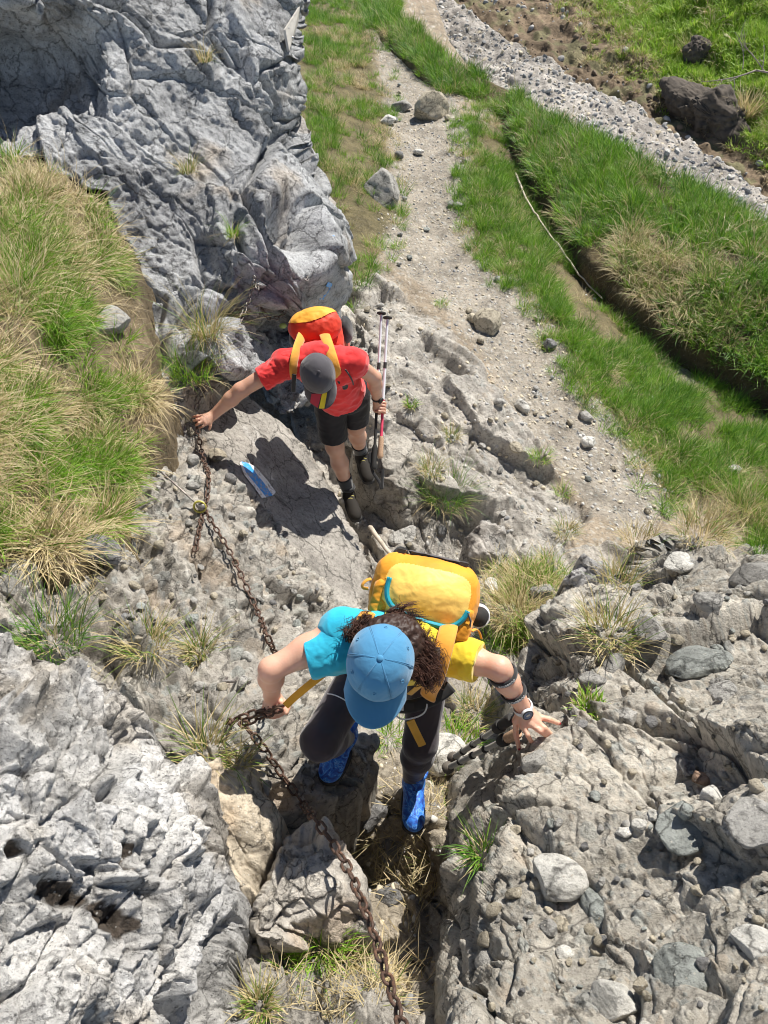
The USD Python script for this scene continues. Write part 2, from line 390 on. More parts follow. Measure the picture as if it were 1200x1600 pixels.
def blend(items, h, pad=0.05, cut=None, smooth=2):
    """Union of limbs, balls and boxes with soft joins as one continuous mesh. items: (kind, args, k)."""
    los, his = [], []
    for kind, a, k in items:
        if kind == 'c':
            r = max(a[2], a[3]); los.append(np.minimum(a[0], a[1]) - r); his.append(np.maximum(a[0], a[1]) + r)
        else:
            r = np.linalg.norm(a[2]) if kind == 'b' else max(a[2]); los.append(a[0] - r); his.append(a[0] + r)
    lo, hi = np.min(los, 0) - pad, np.max(his, 0) + pad
    n = np.ceil((hi - lo) / h).astype(int) + 1
    phi = np.full(n, 1.0, np.float32)
    ax = [lo[i] + np.arange(n[i]) * h for i in range(3)]
    for (kind, a, k), l, g in zip(items, los, his):
        i0 = np.maximum(((l - lo - pad) / h).astype(int), 0); i1 = np.minimum(((g - lo + pad) / h).astype(int) + 2, n)
        sl = tuple(slice(x, y) for x, y in zip(i0, i1))
        P = np.stack(np.meshgrid(*[ax[i][sl[i]] for i in range(3)], indexing='ij'), -1)
        d = rcone(P, *a) if kind == 'c' else ellipsoid(P, *a) if kind == 'e' else rbox(P, *a)
        o = phi[sl]
        if k > 0:
            m = np.maximum(k - np.abs(o - d), 0) / k
            phi[sl] = np.minimum(o, d) - m * m * k * 0.25
        else:
            phi[sl] = np.minimum(o, d)
    if cut is not None:
        P = np.stack(np.meshgrid(*ax, indexing='ij'), -1)
        for c, nrm in cut:
            phi = np.maximum(phi, ((P - c) @ unit(nrm)).astype(np.float32))
    phi[0], phi[-1], phi[:, 0], phi[:, -1], phi[:, :, 0], phi[:, :, -1] = 1, 1, 1, 1, 1, 1
    v, f = surface_net(phi, lo, h)
    return relax(v, f, smooth), f
def normals(m):
    return meshkit.arrays(m, True)[2]
def wrinkle(m, amp, s, seed=0, A=None):
    v, f = m
    n = normals(m)
    q = (v if A is None else v @ A) * s
    h = np.abs(fbm(q + seed * 7.1, 3, seed) - 0.5) * -2 + 0.35
    return v + n * (amp * h)[:, None], f
# ------------------------------------------------------------------ materials of the place
rock_mat('limestone', chip=0.05, crack=0.5, dark=0.45, light=1.25, lich_at=0.60, s=0.8)
rock_mat('conglomerate', dark=0.55, light=1.25, lich_at=0.66, s=1.0, fleck=(0.62, 0.58, 0.50))
rock_mat('pale_stone', dark=0.68, light=1.15, lichen=(0.30, 0.20, 0.10), lich_at=0.66, s=0.9)
rock_mat('trail_ground', chip=0.022, crack=0.25, dark=0.6, light=1.25, lichen=(0.13, 0.10, 0.07), lich_at=0.62, s=0.9, fleck=(0.55, 0.51, 0.45))
rock_mat('far_ground', chip=0.02, crack=0.0, dark=0.55, light=1.35, lichen=(0.06, 0.05, 0.03), lich_at=0.60, s=0.28, bump=1.0, fleck=(0.2, 0.18, 0.13))
rock_mat('debris', chip=0.03, crack=0.0, dark=0.5, light=1.25, lichen=(0.08, 0.065, 0.05), lich_at=0.56, s=0.35, bump=1.0, fleck=(0.62, 0.59, 0.55))

mat('grass', {'a': ('attribute', {'attribute': 'tint'}), 'p': ('principled_bsdf', {'roughness': 0.5, 'specular_ior_level': 0.35}),
              't': ('translucent_bsdf', {}), 'mx': ('mix_closure', {'fac': 0.35})},
    [('a.color', 'p.base_color'), ('a.color', 't.color'), ('p.BSDF', 'mx.closure1'), ('t.BSDF', 'mx.closure2')], surface='mx.closure')
GRASS = dict(green_grass=[(0.0, (0.10, 0.24, 0.012)), (0.5, (0.19, 0.38, 0.022)), (0.85, (0.26, 0.44, 0.04)), (1.0, (0.42, 0.40, 0.14))],
             mixed_grass=[(0.0, (0.10, 0.19, 0.02)), (0.38, (0.18, 0.27, 0.045)), (0.5, (0.38, 0.32, 0.13)), (1.0, (0.56, 0.46, 0.25))],
             straw_grass=[(0.0, (0.24, 0.21, 0.08)), (0.2, (0.42, 0.33, 0.16)), (1.0, (0.64, 0.53, 0.32))],
             far_green=[(0.0, (0.20, 0.36, 0.025)), (0.6, (0.30, 0.48, 0.04)), (1.0, (0.44, 0.50, 0.12))],
             deep_grass=[(0.0, (0.05, 0.15, 0.012)), (0.6, (0.10, 0.23, 0.02)), (1.0, (0.19, 0.30, 0.04))])
def blade_tint(kind, n, per, seed):
    u = np.random.default_rng(seed).random(n); at = [a for a, _ in GRASS[kind]]; c = np.array([c for _, c in GRASS[kind]])
    return np.repeat(np.stack([np.interp(u, at, c[:, i]) for i in range(3)], 1), per, 0)

# ------------------------------------------------------------------ the ground and the rocks
def rough(L, steps, A=None, seed=0):
    """Break a surface up in facets of several sizes. steps: (size, height, crack)."""
    P = L.P; R = []
    h = np.zeros(len(P))
    for i, (s, a, c) in enumerate(steps):
        Pw = P + (fbm(P / s * 1.3, 2, seed + i)[:, None] - 0.5) * s * 0.2
        d, r = facets(Pw, s, a, seed * 31 + i, A if s > 0.05 else None, crack=c)
        h += d; R.append(r)
    return h, R
def clasts(P, s, amp, seed, fill=0.75, stretch=None):
    """Rounded pebbles set in a rock: bump height, and their random numbers (-1 where there is matrix)."""
    d, q, r = cells(P, s, seed, stretch)
    rad = 0.26 + 0.26 * r[:, 4]
    on = (d[:, 0] < rad) & (r[:, 5] < fill)
    b = np.sqrt(np.clip(1 - (d[:, 0] / rad) ** 2, 0, 1)) * on
    return amp * b * (0.4 + r[:, 6]), np.where(on, r[:, 0], -1), b
def tone(n, base): return np.tile(np.asarray(base, float), (n, 1))
def pebble_tone(C, u, b, pal, mixin=0.75):
    on = u >= 0
    k = np.clip((u * len(pal)).astype(int), 0, len(pal) - 1)
    pc = np.asarray(pal)[k]
    w = (on * np.clip(b * 3, 0, 1) * mixin)[:, None]
    return C * (1 - w) + pc * w
PAL = [(0.52, 0.49, 0.43), (0.40, 0.40, 0.36), (0.34, 0.36, 0.34), (0.60, 0.57, 0.51), (0.44, 0.37, 0.29), (0.30, 0.31, 0.30), (0.48, 0.44, 0.37)]

MASK = {k: Mask(v) for k, v in dict(
    path=[[(590, -60), (640, -60), (600, 60), (690, 90), (715, 170), (745, 200), (733, 260), (728, 330), (760, 400), (850, 470), (900, 560), (950, 640), (1010, 700), (1060, 790), (1000, 840), (930, 800), (880, 740), (830, 680), (780, 600), (740, 540), (690, 480), (640, 430), (590, 400), (590, 350), (612, 300), (615, 240), (605, 180), (597, 120), (590, 60)]],
    verge=[[(470, -40), (560, -60), (580, 60), (590, 120), (606, 200), (600, 250), (600, 270), (620, 330), (590, 390), (575, 440), (548, 452), (530, 380), (505, 300), (480, 250), (440, 100)]],
    strip=[[(735, 190), (790, 200), (806, 290), (860, 370), (925, 445), (985, 530), (1040, 590), (1200, 620), (1360, 640), (1360, 850), (1200, 850), (1110, 800), (1050, 775), (1000, 700), (905, 590), (850, 480), (765, 400), (730, 330), (737, 250)]],
    trench=[[(776, 186), (800, 200), (835, 270), (900, 370), (980, 450), (1060, 520), (1010, 545), (930, 470), (870, 390), (815, 310), (790, 230)]],
    slab=[[(530, 450), (600, 430), (700, 520), (780, 620), (850, 720), (920, 800), (850, 900), (800, 900), (700, 900), (560, 880), (440, 650), (480, 560)]],
    gully=[[(520, 1180), (700, 1180), (720, 1300), (690, 1450), (660, 1640), (560, 1640), (560, 1400), (530, 1300)]],
    lowgrass=[[(790, 905), (860, 880), (885, 915), (850, 960), (815, 1005), (770, 990), (780, 940)]],
    bank=[[(-200, 215), (20, 235), (110, 290), (165, 335), (205, 430), (222, 520), (240, 600), (248, 650), (215, 720), (190, 790), (190, 850), (120, 880), (20, 875), (-200, 900)]],
    mound=[[(460, -60), (620, -60), (620, 10), (700, 70), (790, 105), (900, 180), (1000, 222), (1100, 272), (1200, 330), (1400, 430), (1400, 720), (1200, 600), (1110, 545), (1030, 500), (960, 455), (900, 385), (850, 300), (806, 230), (770, 165), (690, 140), (640, 80), (560, 30)]],
).items()}
def below(L, name): return MASK[name].at(L.px, L.py)
def soft(sd, w=12.0): return np.clip(0.5 + sd / w, 0, 1)

# far slope across the ravine: bare earth bank below, green above
L = Layer('hillside', [(560, -200), (1400, -200), (1400, 380), (1200, 330), (1000, 230), (800, 120), (660, 30)],
    [(620, -100, 31.), (700, 0, 25.5), (820, 60, 22.5), (900, 120, 21.2), (1000, 200, 19.9), (1100, 260, 19.0), (1200, 310, 18.2), (1350, 370, 17.2), (760, -20, 25.2), (900, 30, 22.8), (950, 0, 23.2),
     (1000, 100, 21.2), (1100, 120, 20.4), (1100, 0, 21.6), (1200, 0, 20.8), (1200, 200, 19.0), (1200, -150, 22.6), (950, -150, 26.), (1380, -150, 21.5), (1380, 150, 18.9), (700, -150, 32.)], step=3, wobble=0, skirt=4, drop=0.3, smoothing=0.0)
green = Mask([[(955, -320), (955, 0), (975, 45), (1010, 75), (1040, 120), (1075, 135), (1110, 160), (1150, 175), (1170, 215), (1200, 235), (1400, 280), (1400, -320)]])
gs = soft(green.at(L.px, L.py) + 46 * (fbm(L.P * 0.9, 4, 5) - 0.5) + 20 * (fbm(L.P * 4.0, 2, 6) - .5), 10)
h = 0.5 * (fbm(L.P * 0.5, 4, 1) - 0.5) + (1 - 0.7 * gs) * 0.55 * (fbm(L.P * 2.1, 5, 2) - 0.5) + gs * 0.22 * (fbm(L.P * 3.2, 4, 3) - 0.5)
h += (1 - gs) * facets(L.P, 0.30, 0.09, 4, crack=0.01)[0]
# turf hollows in the green
for x, y, r in ((1088, 78, 24), (1128, 108, 18), (1182, 160, 18), (1165, 190, 16)):
    h -= 0.3 * np.exp(-(((L.px - x - 0.4 * (L.py - y)) / r) ** 2 + ((L.py - y) / (r * 1.1)) ** 2) * 1.6)
L.displace(h)
C = tone(len(L.P), (0.17, 0.125, 0.082)) * (0.7 + 0.6 * fbm(L.P * 1.3, 4, 9)[:, None])
C = np.where((fbm(L.P * 2.2, 3, 12)[:, None] > 0.56), C * 0.6 + np.array([0.06, 0.07, 0.03]), C)
C = C * (1 - gs[:, None]) + gs[:, None] * np.array([0.16, 0.25, 0.03]) * (0.75 + 0.6 * fbm(L.P * 2.5, 3, 8)[:, None])
L.close(); L.green = green
put('hillside', (L.P, L.f), 'far_ground', smooth=True, color=C, kind='structure')

# the debris tongue in the ravine
L = Layer('scree', [(540, -200), (620, -60), (700, 5), (800, 65), (880, 115), (960, 155), (1050, 205), (1130, 260), (1210, 315), (1400, 400), (1400, 600), (1150, 500), (900, 350), (700, 200), (560, 60)],
    [(560, -120, 30.), (600, 0, 24.5), (700, 0, 24.6), (700, 60, 22.6), (800, 100, 21.1), (800, 60, 22.1), (900, 125, 20.8), (900, 200, 18.6), (1000, 180, 19.9), (1000, 240, 18.2), (1100, 240, 18.9), (1200, 310, 17.9), (1200, 360, 17.), (1380, 400, 16.8), (1380, 560, 14.8), (1150, 480, 15.4), (900, 330, 16.8), (700, 190, 19.6), (620, 90, 22.)], step=3, wobble=9, skirt=5, drop=0.3)
h1, r1 = facets(L.P, 0.34, 0.09, 3, crack=0.02)
h2, r2 = facets(L.P, 0.15, 0.05, 4, crack=0.02)
L.displace(h1 + h2 + 0.35 * (fbm(L.P * 0.8, 3, 2) - 0.5) + 0.12)
C = tone(len(L.P), (0.33, 0.305, 0.275)) * (0.72 + 0.55 * r2[:, :1]) * (0.86 + 0.28 * r1[:, :1])
C *= (0.5 + 0.9 * fbm(L.P * np.array([0.8, 0.8, .8]), 4, 21)[:, None])
L.close()
put('scree', (L.P, L.f), 'debris', smooth=True, color=C, kind='structure')

# the grassy ridge between path and ravine
L = Layer('ridge', [(440, -140), (600, -140), (625, 22), (700, 88), (790, 126), (900, 202), (1000, 244), (1100, 294), (1200, 352), (1400, 450), (1400, 720), (1200, 612), (1110, 556), (1030, 512), (960, 465), (900, 395), (850, 310), (806, 236), (775, 175), (690, 150), (640, 95), (560, 40), (470, 10)],
    [(480, -100, -4.1), (590, -100, -4.2), (610, 10, -3.95), (560, 35, -4.1), (700, 78, -3.95), (690, 140, -4.15), (790, 112, -3.95), (775, 170, -4.2), (830, 200, -4.05), (900, 186, -3.95), (850, 300, -4.25), (1000, 228, -3.9), (930, 300, -4.05), (960, 450, -4.35), (900, 380, -4.3), (1000, 380, -4.1),
     (1100, 276, -3.95), (1100, 400, -4.05), (1110, 540, -4.45), (1030, 500, -4.4), (1200, 335, -4.0), (1200, 450, -4.1), (1200, 600, -4.6), (1390, 430, -4.1), (1390, 700, -4.9)], step=3.5, skirt=12, drop=0.9, roundover=16, wobble=8)
L.displace(0.22 * (fbm(L.P * 1.3, 4, 3) - 0.5) + 0.06 * (fbm(L.P * 6, 3, 4) - 0.5))
C = tone(len(L.P), (0.11, 0.085, 0.045)) * (0.6 + 0.8 * fbm(L.P * 3, 4, 3)[:, None])
L.close()
put('grassy_ridge', (L.P, L.f), 'trail_ground', smooth=True, color=C, kind='structure')

# path, ledges and the gully floor
L = Layer('ground', [(380, -110), (640, -110), (700, 60), (800, 190), (1000, 380), (1400, 560), (1400, 1780), (-200, 1780), (-200, 420), (360, 420)],
    [(480, -90, -4.15), (620, -90, -4.2), (560, 30, -4.05), (640, 60, -4.2), (640, 150, -4.2), (480, 100, -3.9), (480, 250, -3.85), (590, 200, -4.1), (560, 300, -3.95), (670, 250, -4.2), (740, 200, -4.12), (780, 300, -4.2), (670, 350, -4.2), (560, 430, -3.95), (640, 420, -4.1), (780, 430, -4.25),
     (850, 400, -4.3), (900, 400, -4.75), (830, 290, -4.6), (1000, 500, -4.85), (930, 480, -4.45), (1200, 600, -5.1), (1080, 640, -4.55), (1390, 640, -5.2),
     (560, 490, -3.9), (600, 560, -3.78), (690, 620, -3.9), (560, 660, -3.85), (500, 640, -4.25), (520, 720, -4.2), (600, 790, -4.1), (560, 850, -4.05), (640, 840, -4.0), (640, 700, -3.95), (700, 760, -3.95), (780, 780, -4.15), (760, 640, -4.0), (850, 600, -4.22), (900, 600, -4.25), (950, 700, -4.3), (860, 760, -4.15), (1040, 780, -4.35), (960, 800, -4.15),
     (1200, 760, -4.6), (1120, 760, -4.5), (1390, 860, -4.7), (840, 880, -3.85), (740, 920, -3.95), (840, 950, -3.65), (760, 1000, -3.6), (800, 1010, -3.5), (650, 920, -3.95), (580, 950, -3.85), (700, 1100, -3.5), (760, 1100, -3.45), (600, 1100, -3.5), (520, 1060, -3.55), (560, 1160, -3.35), (500, 1240, -3.35), (590, 1250, -3.25), (640, 1310, -3.14), (640, 1235, -3.14), (680, 1200, -3.35), (700, 1170, -3.3),
     (560, 1380, -3.40), (640, 1420, -3.40), (640, 1500, -3.25), (620, 1600, -2.95), (600, 1770, -2.05), (300, 780, -3.9), (-150, 500, -3.6), (300, 450, -4.4), (100, 1000, -3.4), (200, 1300, -3.0), (-150, 1700, -2.5), (300, 1700, -2.5), (900, 1150, -3.4), (1000, 1000, -3.9), (1200, 1150, -3.4), (1350, 1000, -4.), (1000, 1500, -2.9), (1380, 1700, -2.5), (900, 1750, -2.4)], step=2.5, wobble=0, skirt=4, drop=0.1)
sl, pa, gu = soft(below(L, 'slab') + 30 * (fbm(L.P * 2.5, 3, 3) - 0.5)), soft(below(L, 'path') + 24 * (fbm(L.P * 3, 3, 7) - 0.5)), soft(below(L, 'gully'))
low = (L.py > 860) * 1.0
rk = np.clip(sl + low * 0.8, 0, 1)
A = bedding([0.75, 0.55, 0.45], 2.6)
hr, R = rough(L, [(0.50, 0.19, 0.08), (0.20, 0.08, 0.035), (0.075, 0.026, 0.012)], A, 3)
hc, uc, bc = clasts(L.P, 0.06, 0.014, 11, 0.6)
hs, us, bs = clasts(L.P, 0.035, 0.010, 12, 0.7)
L.displace(rk * (hr + hc) + (1 - rk) * (hs + 0.10 * (fbm(L.P * 1.6, 4, 8) - 0.5) + 0.03 * (fbm(L.P * 9, 3, 9) - 0.5)))
C = tone(len(L.P), (0.30, 0.245, 0.18)) * (0.75 + 0.5 * fbm(L.P * 2.2, 4, 3)[:, None])
C = C * (1 - pa[:, None]) + pa[:, None] * np.array([0.315, 0.28, 0.23]) * (0.8 + 0.4 * fbm(L.P * 2.4, 4, 5)[:, None])
C = pebble_tone(C, us, bs, PAL, 0.55)
Cr = tone(len(L.P), (0.43, 0.40, 0.355)) * (0.8 + 0.28 * R[0][:, :1]) * (0.88 + 0.24 * R[1][:, :1])
Cr = pebble_tone(Cr, uc, bc, PAL, 0.5)
C = C * (1 - rk[:, None]) + rk[:, None] * Cr
for k, c in (('verge', (0.13, 0.11, 0.05)), ('strip', (0.15, 0.125, 0.06)), ('trench', (0.15, 0.11, 0.075)), ('lowgrass', (0.2, 0.16, 0.09)), ('gully', (0.30, 0.245, 0.165))):
    w = soft(below(L, k), 16)[:, None] * (0.9 if k != 'gully' else 0.55); C = C * (1 - w) + w * np.array(c) * (0.7 + 0.6 * fbm(L.P * 5, 3, 6)[:, None])
L.close()
put('trail_ground', (L.P, L.f), 'trail_ground', smooth=True, color=C, kind='structure')

# the limestone cliff, upper left, undercut above the lower climber
L = Layer('cliff', [(-200, -200), (486, -200), (466, -60), (482, 0), (474, 40), (480, 78), (466, 100), (470, 120), (484, 140), (464, 178), (470, 215), (484, 232), (486, 262), (512, 300), (530, 345), (537, 400), (528, 445), (505, 480), (520, 540), (500, 640), (440, 660), (410, 610), (350, 600), (290, 600), (240, 560), (225, 450), (160, 310), (60, 260), (-200, 240)],
    [(-150, -150, 5.6), (0, 15, 4.9), (60, 32, 4.95), (120, 28, 5.12), (180, 25, 5.3), (20, 85, 5.5), (70, 105, 5.55), (60, 160, 5.5), (20, 205, 5.25), (105, 190, 5.15), (150, 110, 5.25), (190, 60, 5.38), (0, 262, 4.75), (125, 70, 5.32), (-150, 200, 4.6), (250, 100, 5.5), (200, 260, 5.15), (350, 180, 5.75), (330, 400, 5.3), (250, 480, 5.0), (280, 560, 4.75), (340, 590, 4.95), (440, 100, 6.25), (330, 30, 5.8), (330, 90, 5.9), (440, -150, 7.2), (300, -150, 6.5),
     (455, 250, 6.15), (474, 0, 6.8), (474, 130, 6.6), (500, 330, 6.2), (532, 400, 6.5), (430, 415, 5.45), (490, 415, 5.8), (380, 455, 5.25), (350, 440, 5.2), (350, 530, 5.35), (385, 520, 6.25), (440, 470, 6.7), (440, 560, 6.6), (420, 620, 6.1), (490, 470, 7.0), (505, 530, 7.0), (490, 630, 6.4)], step=2.1, skirt=14, drop=1.8, roundover=8, wobble=16, fall_dir=(-0.22, 0.93, -0.25))
A = bedding([0.72, 0.2, 0.60], 2.4)
hr, R = rough(L, [(1.1, 0.34, 0.16), (0.42, 0.11, 0.05), (0.15, 0.040, 0.016), (0.05, 0.014, 0.005)], A, 5)
pits = np.clip((fbm(L.P * 9, 4, 44) - 0.58) * 9, 0, 1) * np.clip((fbm(L.P * 1.1, 2, 45) - 0.42) * 6, 0, 1)
hb = 0.05 * (fbm(L.P * 1.6, 5, 2) - 0.5) + 0.015 * (np.abs(fbm(L.P * 7, 4, 4) - 0.5) * -2) - 0.03 * pits
crk = np.abs(fbm((L.P @ A) * 1.5 + 3, 3, 14) - 0.5); hb -= 0.11 * np.clip(1 - crk / 0.018, 0, 1)
L.displace(hr + hb)
C = tone(len(L.P), (0.40, 0.405, 0.41)) * (0.78 + 0.3 * R[0][:, :1]) * (0.88 + 0.24 * R[2][:, :1]) * (0.7 + 0.6 * fbm(L.P * 1.8, 4, 6)[:, None])
warm = np.clip((fbm(L.P * 2.4, 4, 31) - 0.60) * 8, 0, 1)[:, None] * 0.5
C = C * (1 - warm) + warm * np.array([0.40, 0.32, 0.23])
L.close()
CLIFF = Thing('cliff', U(330, 500, 5.2), kind='structure')
CLIFF.part('rock_face', (L.P, L.f), 'limestone', smooth=True, color=C)

# outcrop at the left edge
L = Layer('edge_rock', [(-200, 300), (0, 335), (30, 375), (55, 425), (40, 470), (15, 515), (-200, 560)], [(-200, 300, 4.0), (0, 345, 4.15), (40, 420, 4.05), (0, 420, 3.95), (0, 510, 3.85), (-200, 550, 3.4), (-100, 420, 3.7)], step=2.2, skirt=10, drop=0.9, roundover=14, wobble=6)
hr, R = rough(L, [(0.3, 0.10, 0.03), (0.1, 0.035, 0.015), (0.04, 0.012, 0.005)], None, 8); L.displace(hr)
C = tone(len(L.P), (0.33, 0.335, 0.34)) * (0.75 + 0.5 * R[1][:, :1]); L.close()
put('grey_outcrop', (L.P, L.f), 'limestone', smooth=True, color=C, loc=U(10, 430, 4.0), label='grey limestone outcrop in the straw grass at the left edge, below the cliff', cat='rock')

# steep grassy bank, left
L = Layer('bank', [(-200, 200), (30, 232), (120, 285), (172, 330), (215, 430), (234, 520), (252, 600), (262, 660), (225, 720), (200, 790), (208, 860), (120, 900), (30, 895), (-200, 920)],
    [(-200, 215, 4.2), (30, 240, 4.55), (170, 335, 4.7), (225, 520, 4.5), (250, 650, 4.1), (195, 795, 3.6), (200, 865, 3.42), (100, 870, 3.1), (0, 870, 2.95), (-200, 890, 2.5), (0, 600, 3.35), (0, 400, 3.85), (120, 600, 3.72), (100, 420, 4.1), (190, 680, 3.85), (-200, 550, 3.0), (60, 740, 3.25)], step=3, skirt=14, drop=0.6, roundover=14, wobble=18)
L.displace(0.20 * (fbm(L.P * 2.2, 4, 3) - 0.5) + 0.05 * (fbm(L.P * 9, 3, 4) - 0.5))
C = tone(len(L.P), (0.20, 0.155, 0.095)) * (0.6 + 0.8 * fbm(L.P * 4, 4, 3)[:, None]); L.close()
put('grassy_bank', (L.P, L.f), 'trail_ground', smooth=True, color=C, kind='structure')

# the leaning rock that carries the chains: rough on the left, a smooth slab on the right
L = Layer('chain_rock', [(225, 650), (262, 610), (300, 592), (345, 585), (400, 615), (440, 648), (480, 690), (520, 755), (556, 830), (578, 900), (560, 955), (548, 1010), (535, 1070), (545, 1130), (575, 1150), (578, 1195), (548, 1250), (480, 1275), (420, 1290), (330, 1230), (200, 1100), (100, 1030), (0, 980), (-200, 950), (-200, 860), (0, 865), (110, 872), (195, 862), (192, 790), (215, 720)],
    [(255, 630, 4.35), (305, 600, 4.65), (305, 660, -2.92), (350, 600, -3.1), (400, 630, -3.3), (440, 655, -3.45), (375, 745, -3.12), (520, 765, -3.75), (556, 845, -3.78), (440, 775, -3.42), (450, 880, -3.28), (500, 900, -3.5), (575, 900, -3.8), (310, 790, -2.86), (230, 720, 3.95), (200, 800, 3.68), (540, 960, -3.6), (330, 900, -2.8), (300, 960, -2.72), (420, 960, -2.98), (430, 1010, -2.95), (500, 1000, -3.4), (500, 1110, -3.2), (460, 1080, -2.95),
     (370, 1120, -2.45), (300, 1100, -2.45), (250, 1040, -2.5), (150, 1000, -2.45), (100, 930, -2.4), (0, 920, -2.25), (-200, 920, -1.9), (200, 870, -2.6), (420, 1180, -2.5), (480, 1160, -2.80), (550, 1145, -2.88), (560, 1190, -2.90), (530, 1240, -2.90), (400, 1270, -2.5), (450, 1240, -2.66), (300, 1200, -2.42)], step=2.1, skirt=12, drop=0.9, roundover=10, wobble=5)
slab = Mask([[(325, 610), (400, 612), (445, 650), (530, 770), (580, 900), (555, 950), (520, 930), (470, 850), (425, 795), (362, 735), (340, 680)]])
sm = soft(slab.at(L.px, L.py) + 10 * (fbm(L.P * 5, 3, 3) - .5), 9)
A = bedding([0.7, 0.3, -0.6], 1.8)
hr, R = rough(L, [(0.34, 0.12, 0.05), (0.13, 0.055, 0.022), (0.05, 0.022, 0.008)], A, 9)
hc, uc, bc = clasts(L.P, 0.075, 0.026, 13, 0.7); hd, ud, bd = clasts(L.P, 0.036, 0.012, 14, 0.7)
L.displace((1 - sm) * (hr + hc + hd + 0.05 * (fbm(L.P * 5, 3, 2) - 0.5)) + sm * (0.05 * (fbm(L.P * 2.2, 4, 3) - 0.5) - 0.035 + 0.012 * (fbm(L.P * 14, 3, 4) - 0.5)))
C = tone(len(L.P), (0.40, 0.37, 0.325)) * (0.72 + 0.36 * R[1][:, :1]) * (0.8 + 0.4 * fbm(L.P * 3, 4, 2)[:, None])
C = pebble_tone(pebble_tone(C, ud, bd, PAL, 0.6), uc, bc, PAL, 0.6)
rust = np.clip((fbm(L.P * 4, 4, 17) - 0.6) * 7, 0, 1)[:, None] * 0.4
C = C * (1 - rust) + rust * np.array([0.42, 0.30, 0.19])
Cs = np.array([0.365, 0.34, 0.305]) * (0.85 + 0.3 * fbm(L.P * np.array([6., 6, 6]), 4, 5)[:, None])
streak = np.exp(-((L.px - (392 + (L.py - 670) * 0.42 + 4 * np.sin(L.py / 9))) / 5.0) ** 2) + np.exp(-((L.px - (412 + (L.py - 690) * 0.36)) / 4.0) ** 2)
Cs = Cs + (streak * ((L.py > 660) & (L.py < 745)) * np.clip(fbm(L.P * 20, 2, 3) * 2 - 0.5, 0, 1) * 0.22)[:, None]
C = C * (1 - sm[:, None]) + sm[:, None] * Cs
L.close()
CHAIN_ROCK = Thing('rock_outcrop', U(330, 900, 3.7), 'leaning rough rock carrying the chains, smooth tan slab on its right', 'rock')
CHAIN_ROCK.part('rock_face', (L.P, L.f), 'conglomerate', smooth=True, color=C)

# big grey rock, left foreground
L = Layer('left_rock', [(-200, 940), (0, 990), (60, 1003), (130, 1030), (180, 1058), (215, 1095), (238, 1140), (262, 1172), (300, 1195), (335, 1250), (350, 1330), (384, 1400), (386, 1480), (370, 1540), (392, 1600), (430, 1780), (-200, 1780)],
    [(-200, 950, 1.85), (0, 1000, 2.05), (130, 1040, 2.2), (215, 1105, 2.2), (262, 1180, 2.25), (330, 1250, 2.2), (350, 1330, 2.15), (384, 1410, 2.1), (370, 1540, 2.0), (400, 1650, 1.9), (100, 1150, 1.85), (100, 1300, 1.68), (0, 1200, 1.65), (-150, 1300, 1.45), (200, 1250, 1.84), (250, 1350, 1.86), (200, 1450, 1.7), (100, 1500, 1.58), (0, 1450, 1.5), (300, 1480, 1.84), (250, 1600, 1.68), (50, 1650, 1.42), (-150, 1650, 1.25), (300, 1750, 1.7), (430, 1770, 1.8)], step=2.0, skirt=14, drop=0.9, roundover=14, wobble=6)
A = bedding([0.85, -0.25, -0.35], 1.45)
hr, R = rough(L, [(0.24, 0.075, 0.035), (0.10, 0.042, 0.022), (0.042, 0.018, 0.008), (0.02, 0.006, 0.002)], A, 12)
holes = np.clip((fbm((L.P @ A) * 11, 3, 23) - 0.60) * 9, 0, 1)
hb = 0.02 * (fbm(L.P * 4, 4, 2) - 0.5)
for x, y, a, b in ((95, 1395, 42, 26), (175, 1430, 34, 28), (25, 1330, 16, 14), (185, 1340, 9, 26), (270, 1530, 12, 32), (165, 1080, 8, 16), (140, 1355, 30, 10)):
    e = ((L.px - x) / a) ** 2 + ((L.py - y - 0.25 * (L.px - x)) / b) ** 2
    hb -= 0.045 * np.exp(-e ** 2 * 1.2)
L.displace(hr + hb - 0.035 * holes)
C = tone(len(L.P), (0.58, 0.565, 0.54)) * (0.80 + 0.28 * R[0][:, :1]) * (0.75 + 0.42 * R[1][:, :1]) * (0.8 + 0.4 * fbm(L.P * 5, 4, 6)[:, None])
wh = (R[1][:, 6:7] > 0.72) * 0.55
C = C * (1 - wh) + wh * np.array([0.60, 0.595, 0.59])
tan = np.clip((fbm(L.P * 4.5, 4, 33) - 0.56) * 8, 0, 1)[:, None] * 0.5
C = C * (1 - tan) + tan * np.array([0.40, 0.34, 0.26])
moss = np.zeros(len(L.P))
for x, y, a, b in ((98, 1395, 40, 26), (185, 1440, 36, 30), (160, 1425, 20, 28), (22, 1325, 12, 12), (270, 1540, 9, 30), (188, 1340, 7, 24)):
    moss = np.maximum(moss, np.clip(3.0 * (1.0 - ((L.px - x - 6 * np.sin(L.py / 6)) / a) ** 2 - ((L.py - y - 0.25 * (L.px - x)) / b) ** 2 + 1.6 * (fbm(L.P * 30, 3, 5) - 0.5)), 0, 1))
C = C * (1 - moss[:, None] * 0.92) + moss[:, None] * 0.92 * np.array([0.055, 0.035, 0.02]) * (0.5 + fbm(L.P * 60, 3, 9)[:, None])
C *= (1 - 0.35 * holes)[:, None]
L.close()
LEFT_ROCK = Thing('rock_outcrop', U(180, 1400, 1.8), 'big pitted grey rock with dark moss hollows filling the lower left corner', 'rock')
LEFT_ROCK.part('rock_face', (L.P, L.f), 'limestone', smooth=True, color=C)

